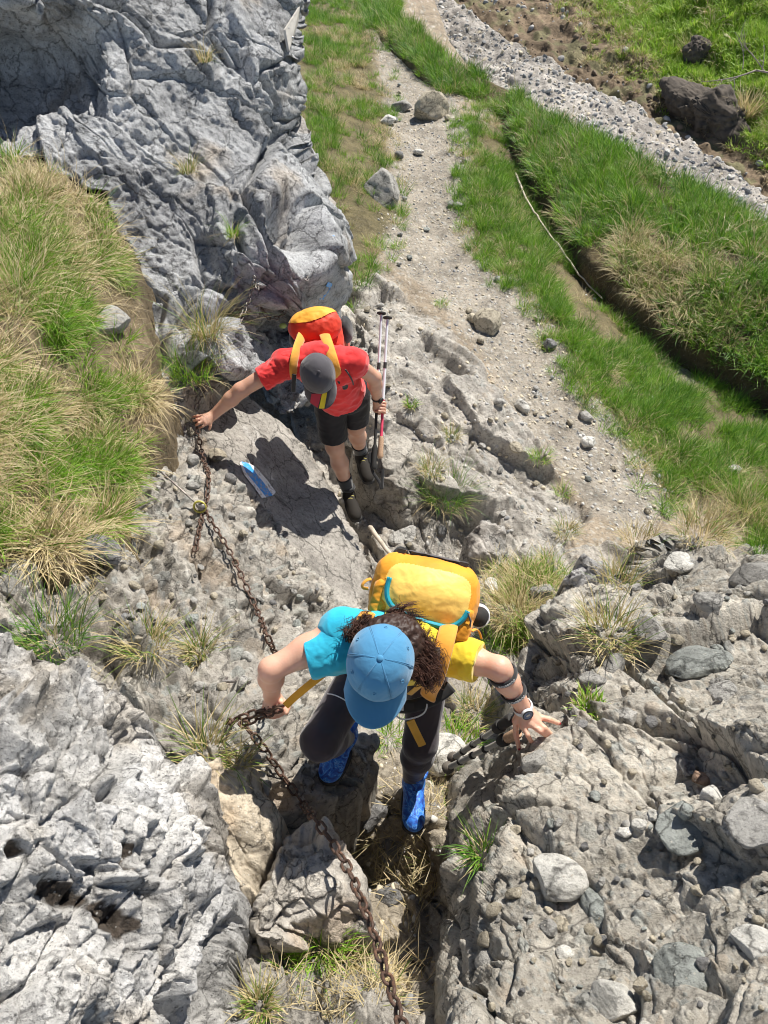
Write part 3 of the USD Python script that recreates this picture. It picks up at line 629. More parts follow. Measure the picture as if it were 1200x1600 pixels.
# two pale boulders by the near chain, and the ledge below them
def boulder(key, poly, ctrl, seed, base, label, rough_steps, name='boulder', matn='pale_stone', drop=0.7, ro=16, orange=0.35):
    L = Layer(key, poly, ctrl, step=2.0, skirt=14, drop=drop, roundover=ro, wobble=5)
    hr, R = rough(L, rough_steps, None, seed)
    L.displace(hr + 0.05 * (fbm(L.P * 5, 4, seed) - 0.5) + 0.012 * (fbm(L.P * 24, 3, seed) - 0.5))
    C = tone(len(L.P), base) * (0.82 + 0.24 * R[0][:, :1]) * (0.8 + 0.4 * fbm(L.P * 6, 4, seed)[:, None])
    o = np.clip((fbm(L.P * 7, 4, seed + 5) - 0.55) * 7, 0, 1)[:, None] * orange
    C = C * (1 - o) + o * np.array([0.46, 0.29, 0.15])
    L.close()
    T = Thing(name, L.P[np.argmin(np.abs(L.sd - L.sd.max()))], label, 'rock')
    T.part('rock_face', (L.P, L.f), matn, smooth=True, color=C)
    return T
boulder('pale_upper', [(296, 1192), (335, 1183), (400, 1200), (442, 1262), (440, 1300), (420, 1345), (398, 1395), (372, 1405), (346, 1335)],
    [(300, 1195, 2.5), (340, 1188, 2.52), (400, 1205, 2.55), (440, 1265, 2.48), (420, 1340, 2.34), (375, 1400, 2.25), (346, 1330, 2.3), (370, 1280, 2.33), (320, 1230, 2.4)], 41, (0.68, 0.59, 0.46),
    'cream and tan boulder with rounded hollows just left of the near chain', [(0.3, 0.06, 0.01), (0.1, 0.02, 0.006), (0.04, 0.008, 0.003)])
boulder('pale_lower', [(440, 1300), (470, 1275), (508, 1268), (528, 1300), (532, 1335), (556, 1370), (572, 1410), (580, 1450), (545, 1468), (480, 1478), (410, 1492), (388, 1450), (396, 1400), (420, 1345)],
    [(440, 1302, 2.42), (508, 1272, 2.5), (530, 1330, 2.4), (575, 1410, 2.3), (575, 1450, 2.3), (480, 1478, 2.22), (405, 1490, 2.14), (392, 1445, 2.16), (420, 1350, 2.3), (480, 1370, 2.24), (450, 1440, 2.18), (540, 1420, 2.25)], 42, (0.62, 0.575, 0.51),
    'large pale cracked boulder above the grass tuft, under the middle of the near chain', [(0.26, 0.08, 0.04), (0.1, 0.03, 0.014), (0.04, 0.012, 0.004)], ro=12)
boulder('ledge', [(386, 1462), (470, 1470), (560, 1458), (590, 1480), (612, 1540), (650, 1600), (680, 1780), (410, 1780), (380, 1600), (366, 1540)],
    [(390, 1468, 2.3), (560, 1462, 2.42), (600, 1520, 2.25), (640, 1600, 2.02), (400, 1600, 2.02), (480, 1540, 2.14), (500, 1600, 2.02), (670, 1770, 1.7), (420, 1770, 1.75)], 43, (0.36, 0.335, 0.295),
    'low grey ledge with straw litter at the bottom edge, under the rusty chain end', [(0.22, 0.06, 0.03), (0.08, 0.025, 0.012), (0.035, 0.010, 0.004)], name='rock_ledge', matn='conglomerate', orange=0.15)

# conglomerate block, right foreground, with its wall towards the gully
L = Layer('right_rock', [(1400, 840), (1200, 868), (1120, 850), (1068, 815), (1012, 828), (985, 868), (940, 905), (885, 925), (850, 975), (826, 1012), (806, 1060), (812, 1110), (800, 1160), (738, 1180), (702, 1205), (688, 1290), (698, 1330), (684, 1420), (690, 1475), (686, 1600), (700, 1780), (1400, 1780)],
    [(1390, 850, -2.7), (1200, 875, -2.62), (1120, 860, -2.75), (1068, 822, -2.9), (1012, 835, -3.0), (1020, 900, -2.75), (940, 915, -3.05), (890, 930, -3.2), (850, 985, -3.15), (815, 1060, -2.95), (880, 1020, -2.75), (812, 1110, -2.68), (840, 1150, -2.47), (800, 1165, -2.6), (742, 1185, -3.1), (706, 1210, -3.25), (692, 1290, -3.15), (700, 1330, -3.1), (688, 1420, -2.95), (690, 1475, -2.68), (688, 1600, -2.3), (760, 1250, -2.6), (775, 1330, -2.36), (740, 1400, -2.4), (760, 1420, -2.22), (740, 1480, -2.2), (740, 1600, -1.98), (700, 1770, -1.9),
     (900, 1180, -2.36), (1000, 1100, -2.32), (1000, 1000, -2.5), (1100, 950, -2.48), (1200, 1000, -2.25), (1390, 1100, -1.95), (1100, 1200, -2.1), (1000, 1300, -2.1), (870, 1290, -2.22), (850, 1420, -2.08), (900, 1500, -1.98), (1050, 1450, -1.92), (1200, 1300, -1.85), (1200, 1600, -1.62), (1000, 1600, -1.78), (850, 1600, -1.9), (1390, 1500, -1.6), (1390, 1770, -1.4), (900, 1770, -1.7)], step=2.0, skirt=14, drop=0.7, roundover=10, wobble=6)
wall = soft(Mask([[(735, 1170), (805, 1170), (775, 1330), (735, 1420), (715, 1620), (640, 1620), (640, 1200)]]).at(L.px, L.py), 24)
A = bedding([0.0, 0.78, 0.62], 2.0)
hr, R = rough(L, [(0.45, 0.15, 0.09), (0.17, 0.055, 0.03), (0.065, 0.022, 0.010)], A, 16)
hc, uc, bc = clasts(L.P, 0.055, 0.010, 23, 0.5); hd, ud, bd = clasts(L.P, 0.024, 0.005, 24, 0.6); he, ue, be = clasts(L.P, 0.012, 0.003, 26, .7)
L.displace(hr * (1 - 0.6 * wall) + wall * 0.12 * (fbm(L.P * 2.6, 3, 19) - 0.5) + (hc + hd + he) * (1 - wall) + 0.07 * (fbm(L.P * 3, 4, 2) - 0.5) + 0.016 * (fbm(L.P * 22, 3, 2) - .5))
C = tone(len(L.P), (0.45, 0.415, 0.355)) * (0.82 + 0.26 * R[0][:, :1]) * (0.84 + 0.3 * R[1][:, :1]) * (0.75 + 0.5 * fbm(L.P * 4, 4, 6)[:, None])
for u, b in ((ue, be), (ud, bd), (uc, bc)): C = pebble_tone(C, u, b, PAL, 0.62)
L.close()
RIGHT_ROCK = Thing('rock_outcrop', U(950, 1350, 2.1), "broad tan conglomerate block full of pebbles filling the lower right", 'rock')
RIGHT_ROCK.part('rock_face', (L.P, L.f), 'conglomerate', smooth=True, color=C)
# ------------------------------------------------------------------ stones
plain_mat('grey_stone', (0.36, 0.35, 0.33), 0.9, var=0.35, scale=22, bump=0.8)
plain_mat('white_stone', (0.47, 0.45, 0.41), 0.9, var=0.2, scale=22, bump=0.7)
plain_mat('tan_stone', (0.45, 0.39, 0.29), 0.9, var=0.25, scale=22, bump=0.7)
plain_mat('dark_stone', (0.20, 0.20, 0.20), 0.9, var=0.35, scale=22, bump=0.8)
plain_mat('green_grey_stone', (0.31, 0.34, 0.32), 0.85, var=0.25, scale=26, bump=0.6)
plain_mat('red_stone', (0.36, 0.22, 0.15), 0.9, var=0.3, scale=22, bump=0.7)
rng = np.random.default_rng(7)
TINT = dict(grey_stone=(0.40, 0.385, 0.355), white_stone=(0.60, 0.58, 0.53), tan_stone=(0.44, 0.39, 0.30), dark_stone=(0.22, 0.215, 0.21), green_grey_stone=(0.335, 0.35, 0.325), red_stone=(0.37, 0.25, 0.18))
def lay_stone(px, py, w, matn, label=None, cat='stone', name='stone', group=None, parent=None, flat=0.7, sink=0.25, detail=3, names=('ground',), facet=7, tilt=1.0, rot=None):
    """A stone w pixels wide lying on the surface seen at (px, py)."""
    P, t = ground_at(px, py, names, 6.0)
    if not np.isfinite(t): return None
    size = w / F * t / 2 * 1.18
    L = LAYERS[names[0]]; i = L.tree.query([px, py])[1]; n = unit(L.N[i] * 0.7 * tilt + np.array([0, 0, 0.5]))
    v, f = stone(rng, size, detail, flat, facet=facet)
    c = P + n * size * flat * (0.5 - sink * (1.6 if parent else 1.1))
    v = align(v, n) + c
    col = tone(len(v), TINT[matn]) * (0.85 + 0.3 * rng.random()); matn = 'conglomerate' if 'white' not in matn else 'pale_stone'
    if parent: return parent.part(name, (v, f), matn, smooth=True, color=col)
    return put(name, (v, f), matn, loc=c - n * size * flat * 0.5, smooth=True, color=col, label=label, cat=cat, group=group)
lay_stone(674, 180, 56, 'tan_stone', 'largest grey-tan boulder standing on the path near its upper bend', detail=4, name='boulder', cat='rock', flat=0.85)
lay_stone(626, 168, 32, 'grey_stone', 'pale flat stone at the left edge of the path, left of the largest path boulder', flat=0.5)
lay_stone(607, 190, 20, 'white_stone', 'small white stone in the grass edge left of the upper path')
lay_stone(655, 238, 13, 'white_stone', 'small pale stone in the middle of the upper path')
lay_stone(624, 245, 17, 'dark_stone', 'small dark stone on the upper path beside the small pale one')
lay_stone(594, 300, 62, 'grey_stone', 'grey boulder half sunk in the verge left of the path', detail=4, name='boulder', cat='rock', flat=0.8, sink=0.35)
lay_stone(760, 508, 50, 'tan_stone', 'tan blocky stone lying right of the trekking pole tips', detail=4, flat=0.8, facet=10)
lay_stone(738, 500, 20, 'tan_stone', 'small tan stone touching the tan blocky stone')
lay_stone(752, 533, 13, 'tan_stone', 'very small tan stone just below the tan blocky stone')
lay_stone(857, 541, 20, 'dark_stone', 'dark grey stone at the grass edge of the lower path', flat=0.9)
lay_stone(814, 636, 22, 'white_stone', 'white stone on the bare slab in the middle of the slope')
lay_stone(920, 693, 24, 'white_stone', 'white stone on the lower path, nearest the grass strip')
lay_stone(916, 652, 18, 'grey_stone', 'small grey stone on the lower path above the white one')
lay_stone(1146, 738, 20, 'white_stone', 'white stone in the grass at the right edge', flat=0.9)
lay_stone(629, 838, 36, 'grey_stone', "flat grey stone beside the lower hiker's front boot", flat=0.5)
lay_stone(690, 830, 16, 'dark_stone', 'small dark stone on the soil below the green tuft')
lay_stone(806, 700, 18, 'tan_stone', 'small tan stone on the slope between slab and path')
lay_stone(780, 630, 16, 'grey_stone', 'small grey stone on the slope left of the white slab stone')
lay_stone(768, 917, 26, 'white_stone', 'pale stone under the pointed boulder behind the yellow backpack')
lay_stone(690, 1185, 64, 'white_stone', 'pale rounded boulder right of the blue boot, near the pole handles', detail=4, name='boulder', cat='rock', flat=0.9, sink=0.15)
lay_stone(845, 930, 40, 'grey_stone', 'grey stone sunk in the grass hollow right of the yellow backpack')
lay_stone(785, 965, 48, 'tan_stone', "rounded stone right beside the yellow backpack's side pocket")
lay_stone(560, 1215, 70, 'grey_stone', 'grey step stone in the gully under the raised blue shoe', detail=4, name='boulder', cat='rock', flat=0.8)
lay_stone(585, 1270, 56, 'dark_stone', 'dark wedged stone in the gully left of the standing foot', detail=4, name='boulder', cat='rock')
lay_stone(612, 1400, 40, 'dark_stone', 'stone lying in the gully bed below the standing foot', detail=4)
lay_stone(650, 1500, 50, 'dark_stone', 'dark stone in the gully bed, right of the rusty chain end', detail=4, name='boulder', cat='rock', names=('ground',))
lay_stone(612, 1330, 44, 'dark_stone', 'dark stone in the shaded gully just below the standing foot', detail=4)
for x, y, w, m_, lab in ((175, 505, 60, 'grey_stone', 'grey rock showing through the middle of the grassy bank'), 
                         (150, 860, 56, 'dark_stone', 'dark rock under the lower rim of the grassy bank'), (15, 905, 70, 'grey_stone', 'rounded grey rock at the left edge below the bank')):
    lay_stone(x, y, w, m_, lab, cat='rock', name='bank_rock', names=('bank',) if y != 905 else ('chain_rock', 'bank'), detail=4, flat=0.7, sink=0.5, facet=12)
boulder('step_rock', [(556, 700), (585, 683), (625, 668), (645, 690), (660, 735), (657, 795), (640, 818), (612, 800), (585, 775), (562, 745)],
    [(575, 692, -3.74), (612, 675, -3.72), (645, 695, -3.82), (658, 745, -3.92), (645, 808, -4.02), (600, 780, -3.98), (562, 735, -3.86), (605, 725, -3.74), (632, 760, -3.82)], 51, (0.42, 0.39, 0.34),
    "tan rock step under the lower hiker's rear boot and pole handles", [(0.2, 0.06, 0.02), (0.07, 0.02, 0.008)], matn='conglomerate', ro=8, drop=0.5, orange=0.1)
boulder('pointed_rock', [(722, 865), (735, 830), (752, 812), (788, 822), (797, 870), (795, 895), (778, 925), (742, 918)],
    [(750, 818, -3.72), (790, 830, -3.78), (726, 865, -3.82), (795, 890, -3.88), (745, 915, -3.98), (776, 922, -3.98), (760, 862, -3.70)], 52, (0.42, 0.40, 0.37),
    'pointed grey boulder behind the yellow backpack, right of its dark base', [(0.16, 0.06, 0.02), (0.06, 0.02, 0.008)], matn='conglomerate', ro=8, drop=0.5, orange=0.1)
boulder('end_rock', [(880, 925), (890, 895), (915, 868), (948, 872), (955, 890), (935, 905), (905, 930)],
    [(885, 925, -3.25), (893, 897, -3.12), (918, 872, -3.05), (950, 880, -3.05), (930, 903, -3.05), (905, 925, -3.15)], 53, (0.42, 0.41, 0.40),
    'small grey rock at the upper left tip of the conglomerate block', [(0.12, 0.05, 0.02), (0.05, 0.016, 0.006)], matn='conglomerate', ro=6, drop=0.4, orange=0.05)
# stones set in the conglomerate
for x, y, w, m_, fl in ((868, 1372, 84, 'white_stone', 0.55), (1070, 1516, 88, 'green_grey_stone', 0.5), (962, 1568, 66, 'white_stone', 0.7), (835, 1190, 36, 'grey_stone', 0.8), (1112, 1245, 40, 'white_stone', 0.8),
                        (1096, 1217, 28, 'red_stone', 0.8), (1018, 985, 54, 'grey_stone', 0.7), (1092, 1035, 86, 'green_grey_stone', 0.4), (935, 1421, 62, 'green_grey_stone', 0.3), (1062, 1284, 84, 'green_grey_stone', 0.3), (882, 1490, 26, 'white_stone', 0.7), (1092, 1392, 22, 'tan_stone', 0.8),
                        (1180, 1285, 90, 'grey_stone', 0.4), (1185, 1478, 70, 'white_stone', 0.4), (960, 1040, 36, 'grey_stone', .7), (925, 1062, 30, 'grey_stone', .7), (1075, 1200, 30, 'dark_stone', .7), (1180, 900, 60, 'grey_stone', .6), (1110, 940, 44, 'grey_stone', .6), (1060, 880, 40, 'white_stone', .6), (1000, 1540, 26, 'tan_stone', .7), (1130, 1080, 40, 'grey_stone', .5), (980, 1120, 34, 'grey_stone', .6), (1000, 1290, 22, 'white_stone', .6), (975, 1300, 20, 'white_stone', .6), (1020, 1275, 20, 'white_stone', .7), (760, 1500, 40, 'grey_stone', .6), (735, 1360, 40, 'grey_stone', .6)):
    lay_stone(x, y, w, m_, name='pebble', parent=RIGHT_ROCK, flat=fl, sink=0.42 if fl < 0.5 else 0.3, names=('right_rock',), detail=4 if w > 50 else 3, facet=9)
kinds = ['grey_stone', 'tan_stone', 'tan_stone', 'green_grey_stone', 'dark_stone', 'grey_stone', 'tan_stone']
def strew(T, layer, poly, n, lo, hi, seed):
    r = np.random.default_rng(seed); M = Mask([poly]); k = 0
    while k < n:
        x, y = r.uniform(680, 1200), r.uniform(830, 1600)
        if layer != 'right_rock': x, y = r.uniform(0, 580), r.uniform(600, 1170)
        if M.at(x, y) < 8: continue
        k += 1
        lay_stone(x, y, lo + (hi - lo) * r.random() ** 3, kinds[r.integers(len(kinds))], name='pebble', parent=T, flat=r.uniform(0.5, 0.9), sink=0.42, names=(layer,), detail=2, facet=6)
strew(RIGHT_ROCK, 'right_rock', [(1210, 870), (1068, 822), (940, 915), (850, 985), (815, 1060), (810, 1160), (770, 1330), (720, 1480), (700, 1600), (1210, 1600)], 150, 8, 28, 3)
strew(CHAIN_ROCK, 'chain_rock', [(262, 640), (300, 600), (350, 690), (430, 800), (530, 950), (480, 1050), (300, 1100), (60, 980), (200, 870), (200, 790)], 90, 6, 22, 4)
# loose small stones one can still count on the path and slabs
r = np.random.default_rng(11)
n = 0
while n < 70:
    x, y = r.uniform(560, 1060), r.uniform(120, 900)
    if max(MASK['path'].at(x, y), MASK['slab'].at(x, y)) < 6: continue
    n += 1
    lay_stone(x, y, r.uniform(5, 12), kinds[r.integers(4)], 'small loose stone lying on the gravel path or bare slabs', group='small loose stones on path and slabs', detail=2, name='loose_stone')

def instancer(name, protos, P, Q, S, which, label=None, cat=None, kind='stuff', per=7):
    """Many copies of a few meshes, counted as one."""
    path = numbered('/World', name)
    pi = UsdGeom.PointInstancer.Define(stage, path)
    ps = []
    for k, (mesh, matn, smooth) in enumerate(protos):
        p = f'{path}/{name}_piece' + (f'_{k:03d}' if k else '')
        v, f, nn = meshkit.arrays(mesh, smooth)
        m = usdkit.mesh(stage, p, (v, f), LOOK['grass' if matn in GRASS else matn]); m.CreateDoubleSidedAttr(True)
        if matn in GRASS: UsdGeom.PrimvarsAPI(m).CreatePrimvar('tint', Sdf.ValueTypeNames.Color3fArray, 'vertex').Set(Vt.Vec3fArray.FromNumpy(blade_tint(matn, len(v) // per, per, k + len(name)).astype(np.float32)))
        if nn is not None:
            m.CreateNormalsAttr(Vt.Vec3fArray.FromNumpy(nn.astype(np.float32))); m.SetNormalsInterpolation('vertex')
        ps.append(m.GetPath())
    pi.CreatePrototypesRel().SetTargets(ps)
    pi.CreatePositionsAttr(Vt.Vec3fArray.FromNumpy(np.asarray(P, np.float32)))
    pi.CreateOrientationsAttr(Vt.QuathArray([Gf.Quath(float(a), float(b), float(c), float(d)) for a, b, c, d in Q]))
    pi.CreateScalesAttr(Vt.Vec3fArray.FromNumpy(np.asarray(S, np.float32)))
    pi.CreateProtoIndicesAttr(Vt.IntArray.FromNumpy(np.asarray(which, np.int32)))
    mark(pi.GetPrim(), label, cat, None, kind)
def quats(n, yaw, up, droop=None, k=0.0):
    """Orientation: z towards 'up' (per row), turned by yaw."""
    z = unit(up); a = unit(np.cross(np.tile([0.0, 0, 1.0], (n, 1)), z) + 1e-9)
    ang = np.arccos(np.clip(z[:, 2], -1, 1))
    q1 = np.c_[np.cos(ang / 2), a * np.sin(ang / 2)[:, None]]
    q2 = np.c_[np.cos(yaw / 2), 0 * yaw, 0 * yaw, np.sin(yaw / 2)]
    w1, x1, y1, z1 = q1.T; w2, x2, y2, z2 = q2.T
    return np.stack([w1 * w2 - x1 * x2 - y1 * y2 - z1 * z2, w1 * x2 + x1 * w2 + y1 * z2 - z1 * y2, w1 * y2 - x1 * z2 + y1 * w2 + z1 * x2, w1 * z2 + x1 * y2 - y1 * x2 + z1 * w2], 1)
# gravel: too many to count
rng = np.random.default_rng(5)
G = LAYERS['ground']
near = lambda cx, cy, P: 1.0 / np.maximum((P[:, 1]), 1.0) ** 0.7
Pa, Na = G.scatter(MASK['path'], 5200, rng, 14, weight=near); Pb, Nb_ = G.scatter(MASK['slab'], 1500, rng, 10); Pc, Nc = G.scatter(MASK['gully'], 160, rng, 10); Pd, Nd = G.scatter(MASK['trench'], 500, rng, 10)
P = np.vstack([Pa, Pb, Pc, Pd]); N = np.vstack([Na, Nb_, Nc, Nd]); n = len(P)
protos = [(stone(rng, 1.0, 1, 0.65), m_, 40) for m_ in ('grey_stone', 'white_stone', 'tan_stone', 'tan_stone', 'grey_stone', 'dark_stone')]
s = 0.006 + 0.020 * rng.random(n) ** 3.5
instancer('gravel', protos, P, quats(n, rng.random(n) * 6.28, N + 0.5 * rng.normal(size=(n, 3))), np.tile(s[:, None], (1, 3)), rng.integers(0, 6, n), 'grey and tan gravel strewn over the path', 'gravel')
S_ = LAYERS['scree']; whole = Mask([[(-300, -300), (1500, -300), (1500, 1900), (-300, 1900)]])
P, N = S_.scatter(whole, 5200, rng); n = len(P)
s = 0.03 + 0.07 * rng.random(n) ** 3
protos = [(stone(rng, 1.0, 1, 0.6, facet=9), m_, 30) for m_ in ('grey_stone', 'grey_stone', 'white_stone', 'tan_stone', 'dark_stone')]
instancer('scree_stones', protos, P, quats(n, rng.random(n) * 6.28, N + 0.7 * rng.normal(size=(n, 3))), np.tile(s[:, None], (1, 3)), rng.integers(0, 5, n), 'pale stony debris filling the ravine', 'scree')
H_ = LAYERS['hillside']; earth = Mask([[(560, -200), (960, -200), (960, 30), (1040, 130), (1160, 190), (1180, 240), (1400, 300), (1400, 400), (1200, 330), (1000, 230), (800, 120), (660, 30)]])
P, N = H_.scatter(earth, 1800, rng); n = len(P); s = 0.03 + 0.10 * rng.random(n) ** 4
plain_mat('earth_clod', (0.15, 0.11, 0.075), 0.95, var=0.3, scale=6)
protos = [(stone(rng, 1.0, 1, 0.7), m_, 30) for m_ in ('earth_clod', 'earth_clod', 'grey_stone')]
instancer('earth_clods', protos, P, quats(n, rng.random(n) * 6.28, N + 0.7 * rng.normal(size=(n, 3))), np.tile(s[:, None], (1, 3)), rng.integers(0, 3, n), 'brown clods and stones on the bare earth bank', 'earth')
# dark block of earth slumped on the far bank, two rocks in the turf
def far_block(px, py, t, X, half, matn, name, label, cat, seed):
    r_ = np.random.default_rng(seed)
    m = trimesh.creation.icosphere(5); v = np.array(m.vertices)
    v = np.sign(v) * np.abs(v) ** 0.95 * np.array(half)
    v = v + unit(v) * (1.5 * (fbm(v * 1.8 + seed, 5, seed) - 0.5) * min(half) * 1.6)[:, None]
    v = v + unit(v) * (0.5 * (np.abs(fbm(v * 6 + seed, 3, seed) - 0.5)) * min(half))[:, None]
    X = np.array([unit(x) for x in X]); c = U(px, py, t)
    put(name, (v @ X + c, m.faces), matn, loc=c - np.array([0, 0, half[2]]), smooth=40, label=label, cat=cat)
ax = unit(U(1160, 215, 19.0) - U(1060, 140, 19.9)); up_ = unit(np.cross(ax, [0.3, 1, 0.2])); up_ *= np.sign(up_[2])
plain_mat('bank_earth', (0.065, 0.052, 0.04), 0.95, var=0.45, scale=7, bump=1.0)
far_block(1108, 180, 19.8, (ax, np.cross(up_, ax), up_), (1.55, 0.6, 0.42), 'bank_earth', 'earth_block', 'long dark slumped block of earth at the foot of the green slope', 'earth block', 3)
far_block(1090, 80, 20.95, (ax, np.cross(up_, ax), up_), (0.34, 0.3, 0.42), 'bank_earth', 'turf_block', 'dark earthy lump standing in the green slope near the top right', 'earth block', 4)

# ------------------------------------------------------------------ grass
def blades(rng, n, length, radius, width, lean=0.5, curl=0.8, seg=3, side=None, vary=0.4):
    """A clump of bent tapering blades."""
    a = rng.random(n) * 2 * np.pi; rr = radius * np.sqrt(rng.random(n))
    base = np.stack([rr * np.cos(a), rr * np.sin(a), np.full(n, -0.015)], 1)
    az = a + rng.normal(0, 0.7, n)
    d = np.stack([np.cos(az), np.sin(az), 0 * az], 1)
    if side is not None: d = unit(d + side)
    ln = length * (1 + vary * rng.normal(0, 1, n)).clip(0.35, 1.8)
    th0 = np.abs(rng.normal(lean * 0.5, lean * 0.4, n)); cu = curl * rng.uniform(0.4, 1.4, n)
    w = np.cross(d, [0, 0, 1.0]); tw = rng.normal(0, 0.5, (n, 1)); w = unit(w + d * tw)
    pts = [base]
    for k in range(seg):
        th = th0 + cu * (k + 0.5) / seg
        pts.append(pts[-1] + (ln / seg)[:, None] * (np.sin(th)[:, None] * d + np.cos(th)[:, None] * np.array([0, 0, 1.0])))
    v, f = [], []
    wd = width * rng.uniform(0.6, 1.3, n)
    for k in range(seg):
        s = wd * (1 - 0.8 * (k / seg) ** 1.5)
        v += [pts[k] - w * s[:, None] / 2, pts[k] + w * s[:, None] / 2]
    v.append(pts[seg])
    V = np.stack(v, 1); m = 2 * seg + 1
    o = np.arange(n)[:, None] * m
    for k in range(seg - 1):
        a0 = 2 * k
        f += [o + np.array([a0, a0 + 1, a0 + 3]), o + np.array([a0, a0 + 3, a0 + 2])]
    f.append(o + np.array([2 * seg - 2, 2 * seg - 1, 2 * seg]))
    return V.reshape(-1, 3), np.vstack(f)
rng = np.random.default_rng(21)
def meadow(name, parts, protos, label, cat='grass'):
    """parts: (layer, mask, n, edge, scale range, which(P) or None, droop vector)"""
    Ps, Qs, Ss, Ws = [], [], [], []
    for layer, mask, n, edge, (s0, s1), which, droop, *wt in parts:
        P, N = LAYERS[layer].scatter(mask, n, rng, edge, weight=wt[0] if wt else None)
        if not len(P): continue
        up = unit(N * 0.35 + np.array([0, 0, 1.0]) + np.array(droop) + 0.12 * rng.normal(size=P.shape))
        Ps.append(P); Qs.append(quats(len(P), rng.random(len(P)) * 6.28, up))
        s = s0 + (s1 - s0) * rng.random(len(P)); Ss.append(np.stack([s, s, s * rng.uniform(0.75, 1.2, len(P))], 1))
        Ws.append(which(P))
    instancer(name, protos, np.vstack(Ps), np.vstack(Qs), np.vstack(Ss), np.concatenate(Ws), label, cat)
def pick(freq, seed, weights_a, weights_b, thr=0.5):
    """patches: protos drawn with weights_a where a noise is high, else weights_b"""
    def f(P):
        hi = fbm(P * freq, 3, seed) + 0.06 * rng.normal(size=len(P)) > thr
        a = rng.choice(len(weights_a), len(P), p=np.array(weights_a) / sum(weights_a)); b = rng.choice(len(weights_b), len(P), p=np.array(weights_b) / sum(weights_b))
        return np.where(hi, a, b)
    return f
B = lambda *a, **k: blades(rng, *a, **k)
bank_protos = [(B(46, 0.12, 0.05, 0.0042, 0.6, 1.0, vary=.35), 'green_grass', False), (B(44, 0.13, 0.05, 0.004, 0.8, 1.3), 'mixed_grass', False), (B(50, 0.17, 0.045, 0.0036, 1.0, 1.8), 'straw_grass', False), (B(44, 0.10, 0.05, 0.004, 1.2, 1.4), 'straw_grass', False)]
def tussocks(layer, freq, seed, lo=0.40):
    """thins a meadow out between its tussocks"""
    return lambda cx, cy, P: np.clip((fbm(P * freq, 3, seed) - lo) * 8, 0.05, 1)
bare = Mask([[(140, 430), (185, 440), (205, 520), (190, 590), (130, 540)], [(60, 890), (130, 850), (190, 870), (200, 930), (60, 930)], [(75, 555), (120, 540), (140, 610), (90, 625)], [(0, 700), (50, 690), (70, 730), (10, 750)]])
class Shrink:
    def __init__(self, a, m): self.a, self.m = a, m
    def at(self, x, y): return self.a.at(x, y) - self.m
class Minus:
    def __init__(self, a, b, m=2): self.a, self.b, self.m = a, b, m
    def at(self, x, y): return np.minimum(self.a.at(x, y), -self.b.at(x, y) - self.m)
meadow('bank_grass', [('bank', Minus(Shrink(MASK['bank'], 24), bare, 2), 1500, 26, (0.65, 1.25), pick(3.2, 3, (7, 3, 1.0, 0), (0.8, 2, 4, 3), 0.50), (0.75, -0.4, 0), tussocks('bank', 3.6, 4, 0.45))], bank_protos, 'long green grass with drooping straw covering the steep left bank')
path_protos = [(B(55, 0.11, 0.06, 0.005, 0.6, 0.8), 'green_grass', False), (B(55, 0.15, 0.06, 0.005, 0.6, 0.9), 'deep_grass', False), (B(45, 0.14, 0.05, 0.0045, 1.0, 1.3), 'straw_grass', False), (B(50, 0.13, 0.06, 0.005, 0.8, 1.0), 'mixed_grass', False)]
meadow('verge_grass', [('ground', MASK['verge'], 2100, 34, (0.45, 1.2), pick(1.6, 5, (5, 4, 0.4, 1), (2, 1, 2.5, 3), 0.45), (0.1, -0.1, 0), tussocks('g', 2.2, 14, .38)),
                       ('ground', Minus(MASK['strip'], MASK['trench'], 3), 3700, 36, (0.4, 1.15), pick(1.2, 6, (6, 4, 0.3, 0.7), (4, 2, 0.7, 1.5), 0.42), (0.1, -0.1, 0), tussocks('g', 1.8, 15, .37)),
                       ('ground', MASK['lowgrass'], 110, 16, (0.6, 1.1), pick(3, 7, (4, 1, 1, 3), (1, 0, 3, 3), 0.5), (0, 0, 0))], path_protos, 'short green grass along both sides of the path')
ridge_protos = [(B(50, 0.20, 0.12, 0.009, 0.6, 0.9), 'green_grass', False), (B(50, 0.18, 0.12, 0.010, 0.7, 1.0), 'deep_grass', False), (B(50, 0.26, 0.10, 0.008, 0.9, 1.5), 'straw_grass', False), (B(50, 0.26, 0.10, 0.008, 0.8, 1.1), 'mixed_grass', False)]
strawy = Mask([[(930, 400), (980, 370), (1060, 390), (1100, 450), (1080, 520), (1000, 500), (940, 460)]])
def ridge_pick(P):
    x, y, t = project(P)
    w = pick(0.9, 8, (6, 4, 0.25, 0.8), (4, 3, 0.4, 1), 0.42)(P)
    s = (strawy.at(x, y) > -10 + 20 * rng.random(len(P))) & (rng.random(len(P)) < 0.7)
    return np.where(s, np.where(rng.random(len(P)) < 0.6, 2, 3), w)
meadow('ridge_grass', [('ridge', Minus(MASK['mound'], MASK['trench'], 1), 5200, 6, (0.45, 1.05), ridge_pick, (-0.15, -0.25, 0), tussocks('r', 1.5, 16, .32))], ridge_protos, 'long bright green grass covering the ridge between path and ravine')
far_protos = [(B(45, 0.16, 0.22, 0.022, 0.8, 0.8), 'far_green', False), (B(40, 0.20, 0.22, 0.022, 0.9, 1.0), 'mixed_grass', False), (B(45, 0.18, 0.22, 0.022, 0.7, 0.8), 'far_green', False), (B(40, 0.32, 0.16, 0.016, 1.0, 1.4), 'straw_grass', False)]
sparse = Mask([[(860, -40), (960, -100), (1000, 60), (1060, 120), (1180, 160), (1400, 240), (1400, 300), (1200, 260), (1150, 200), (1020, 130), (940, 90)]])
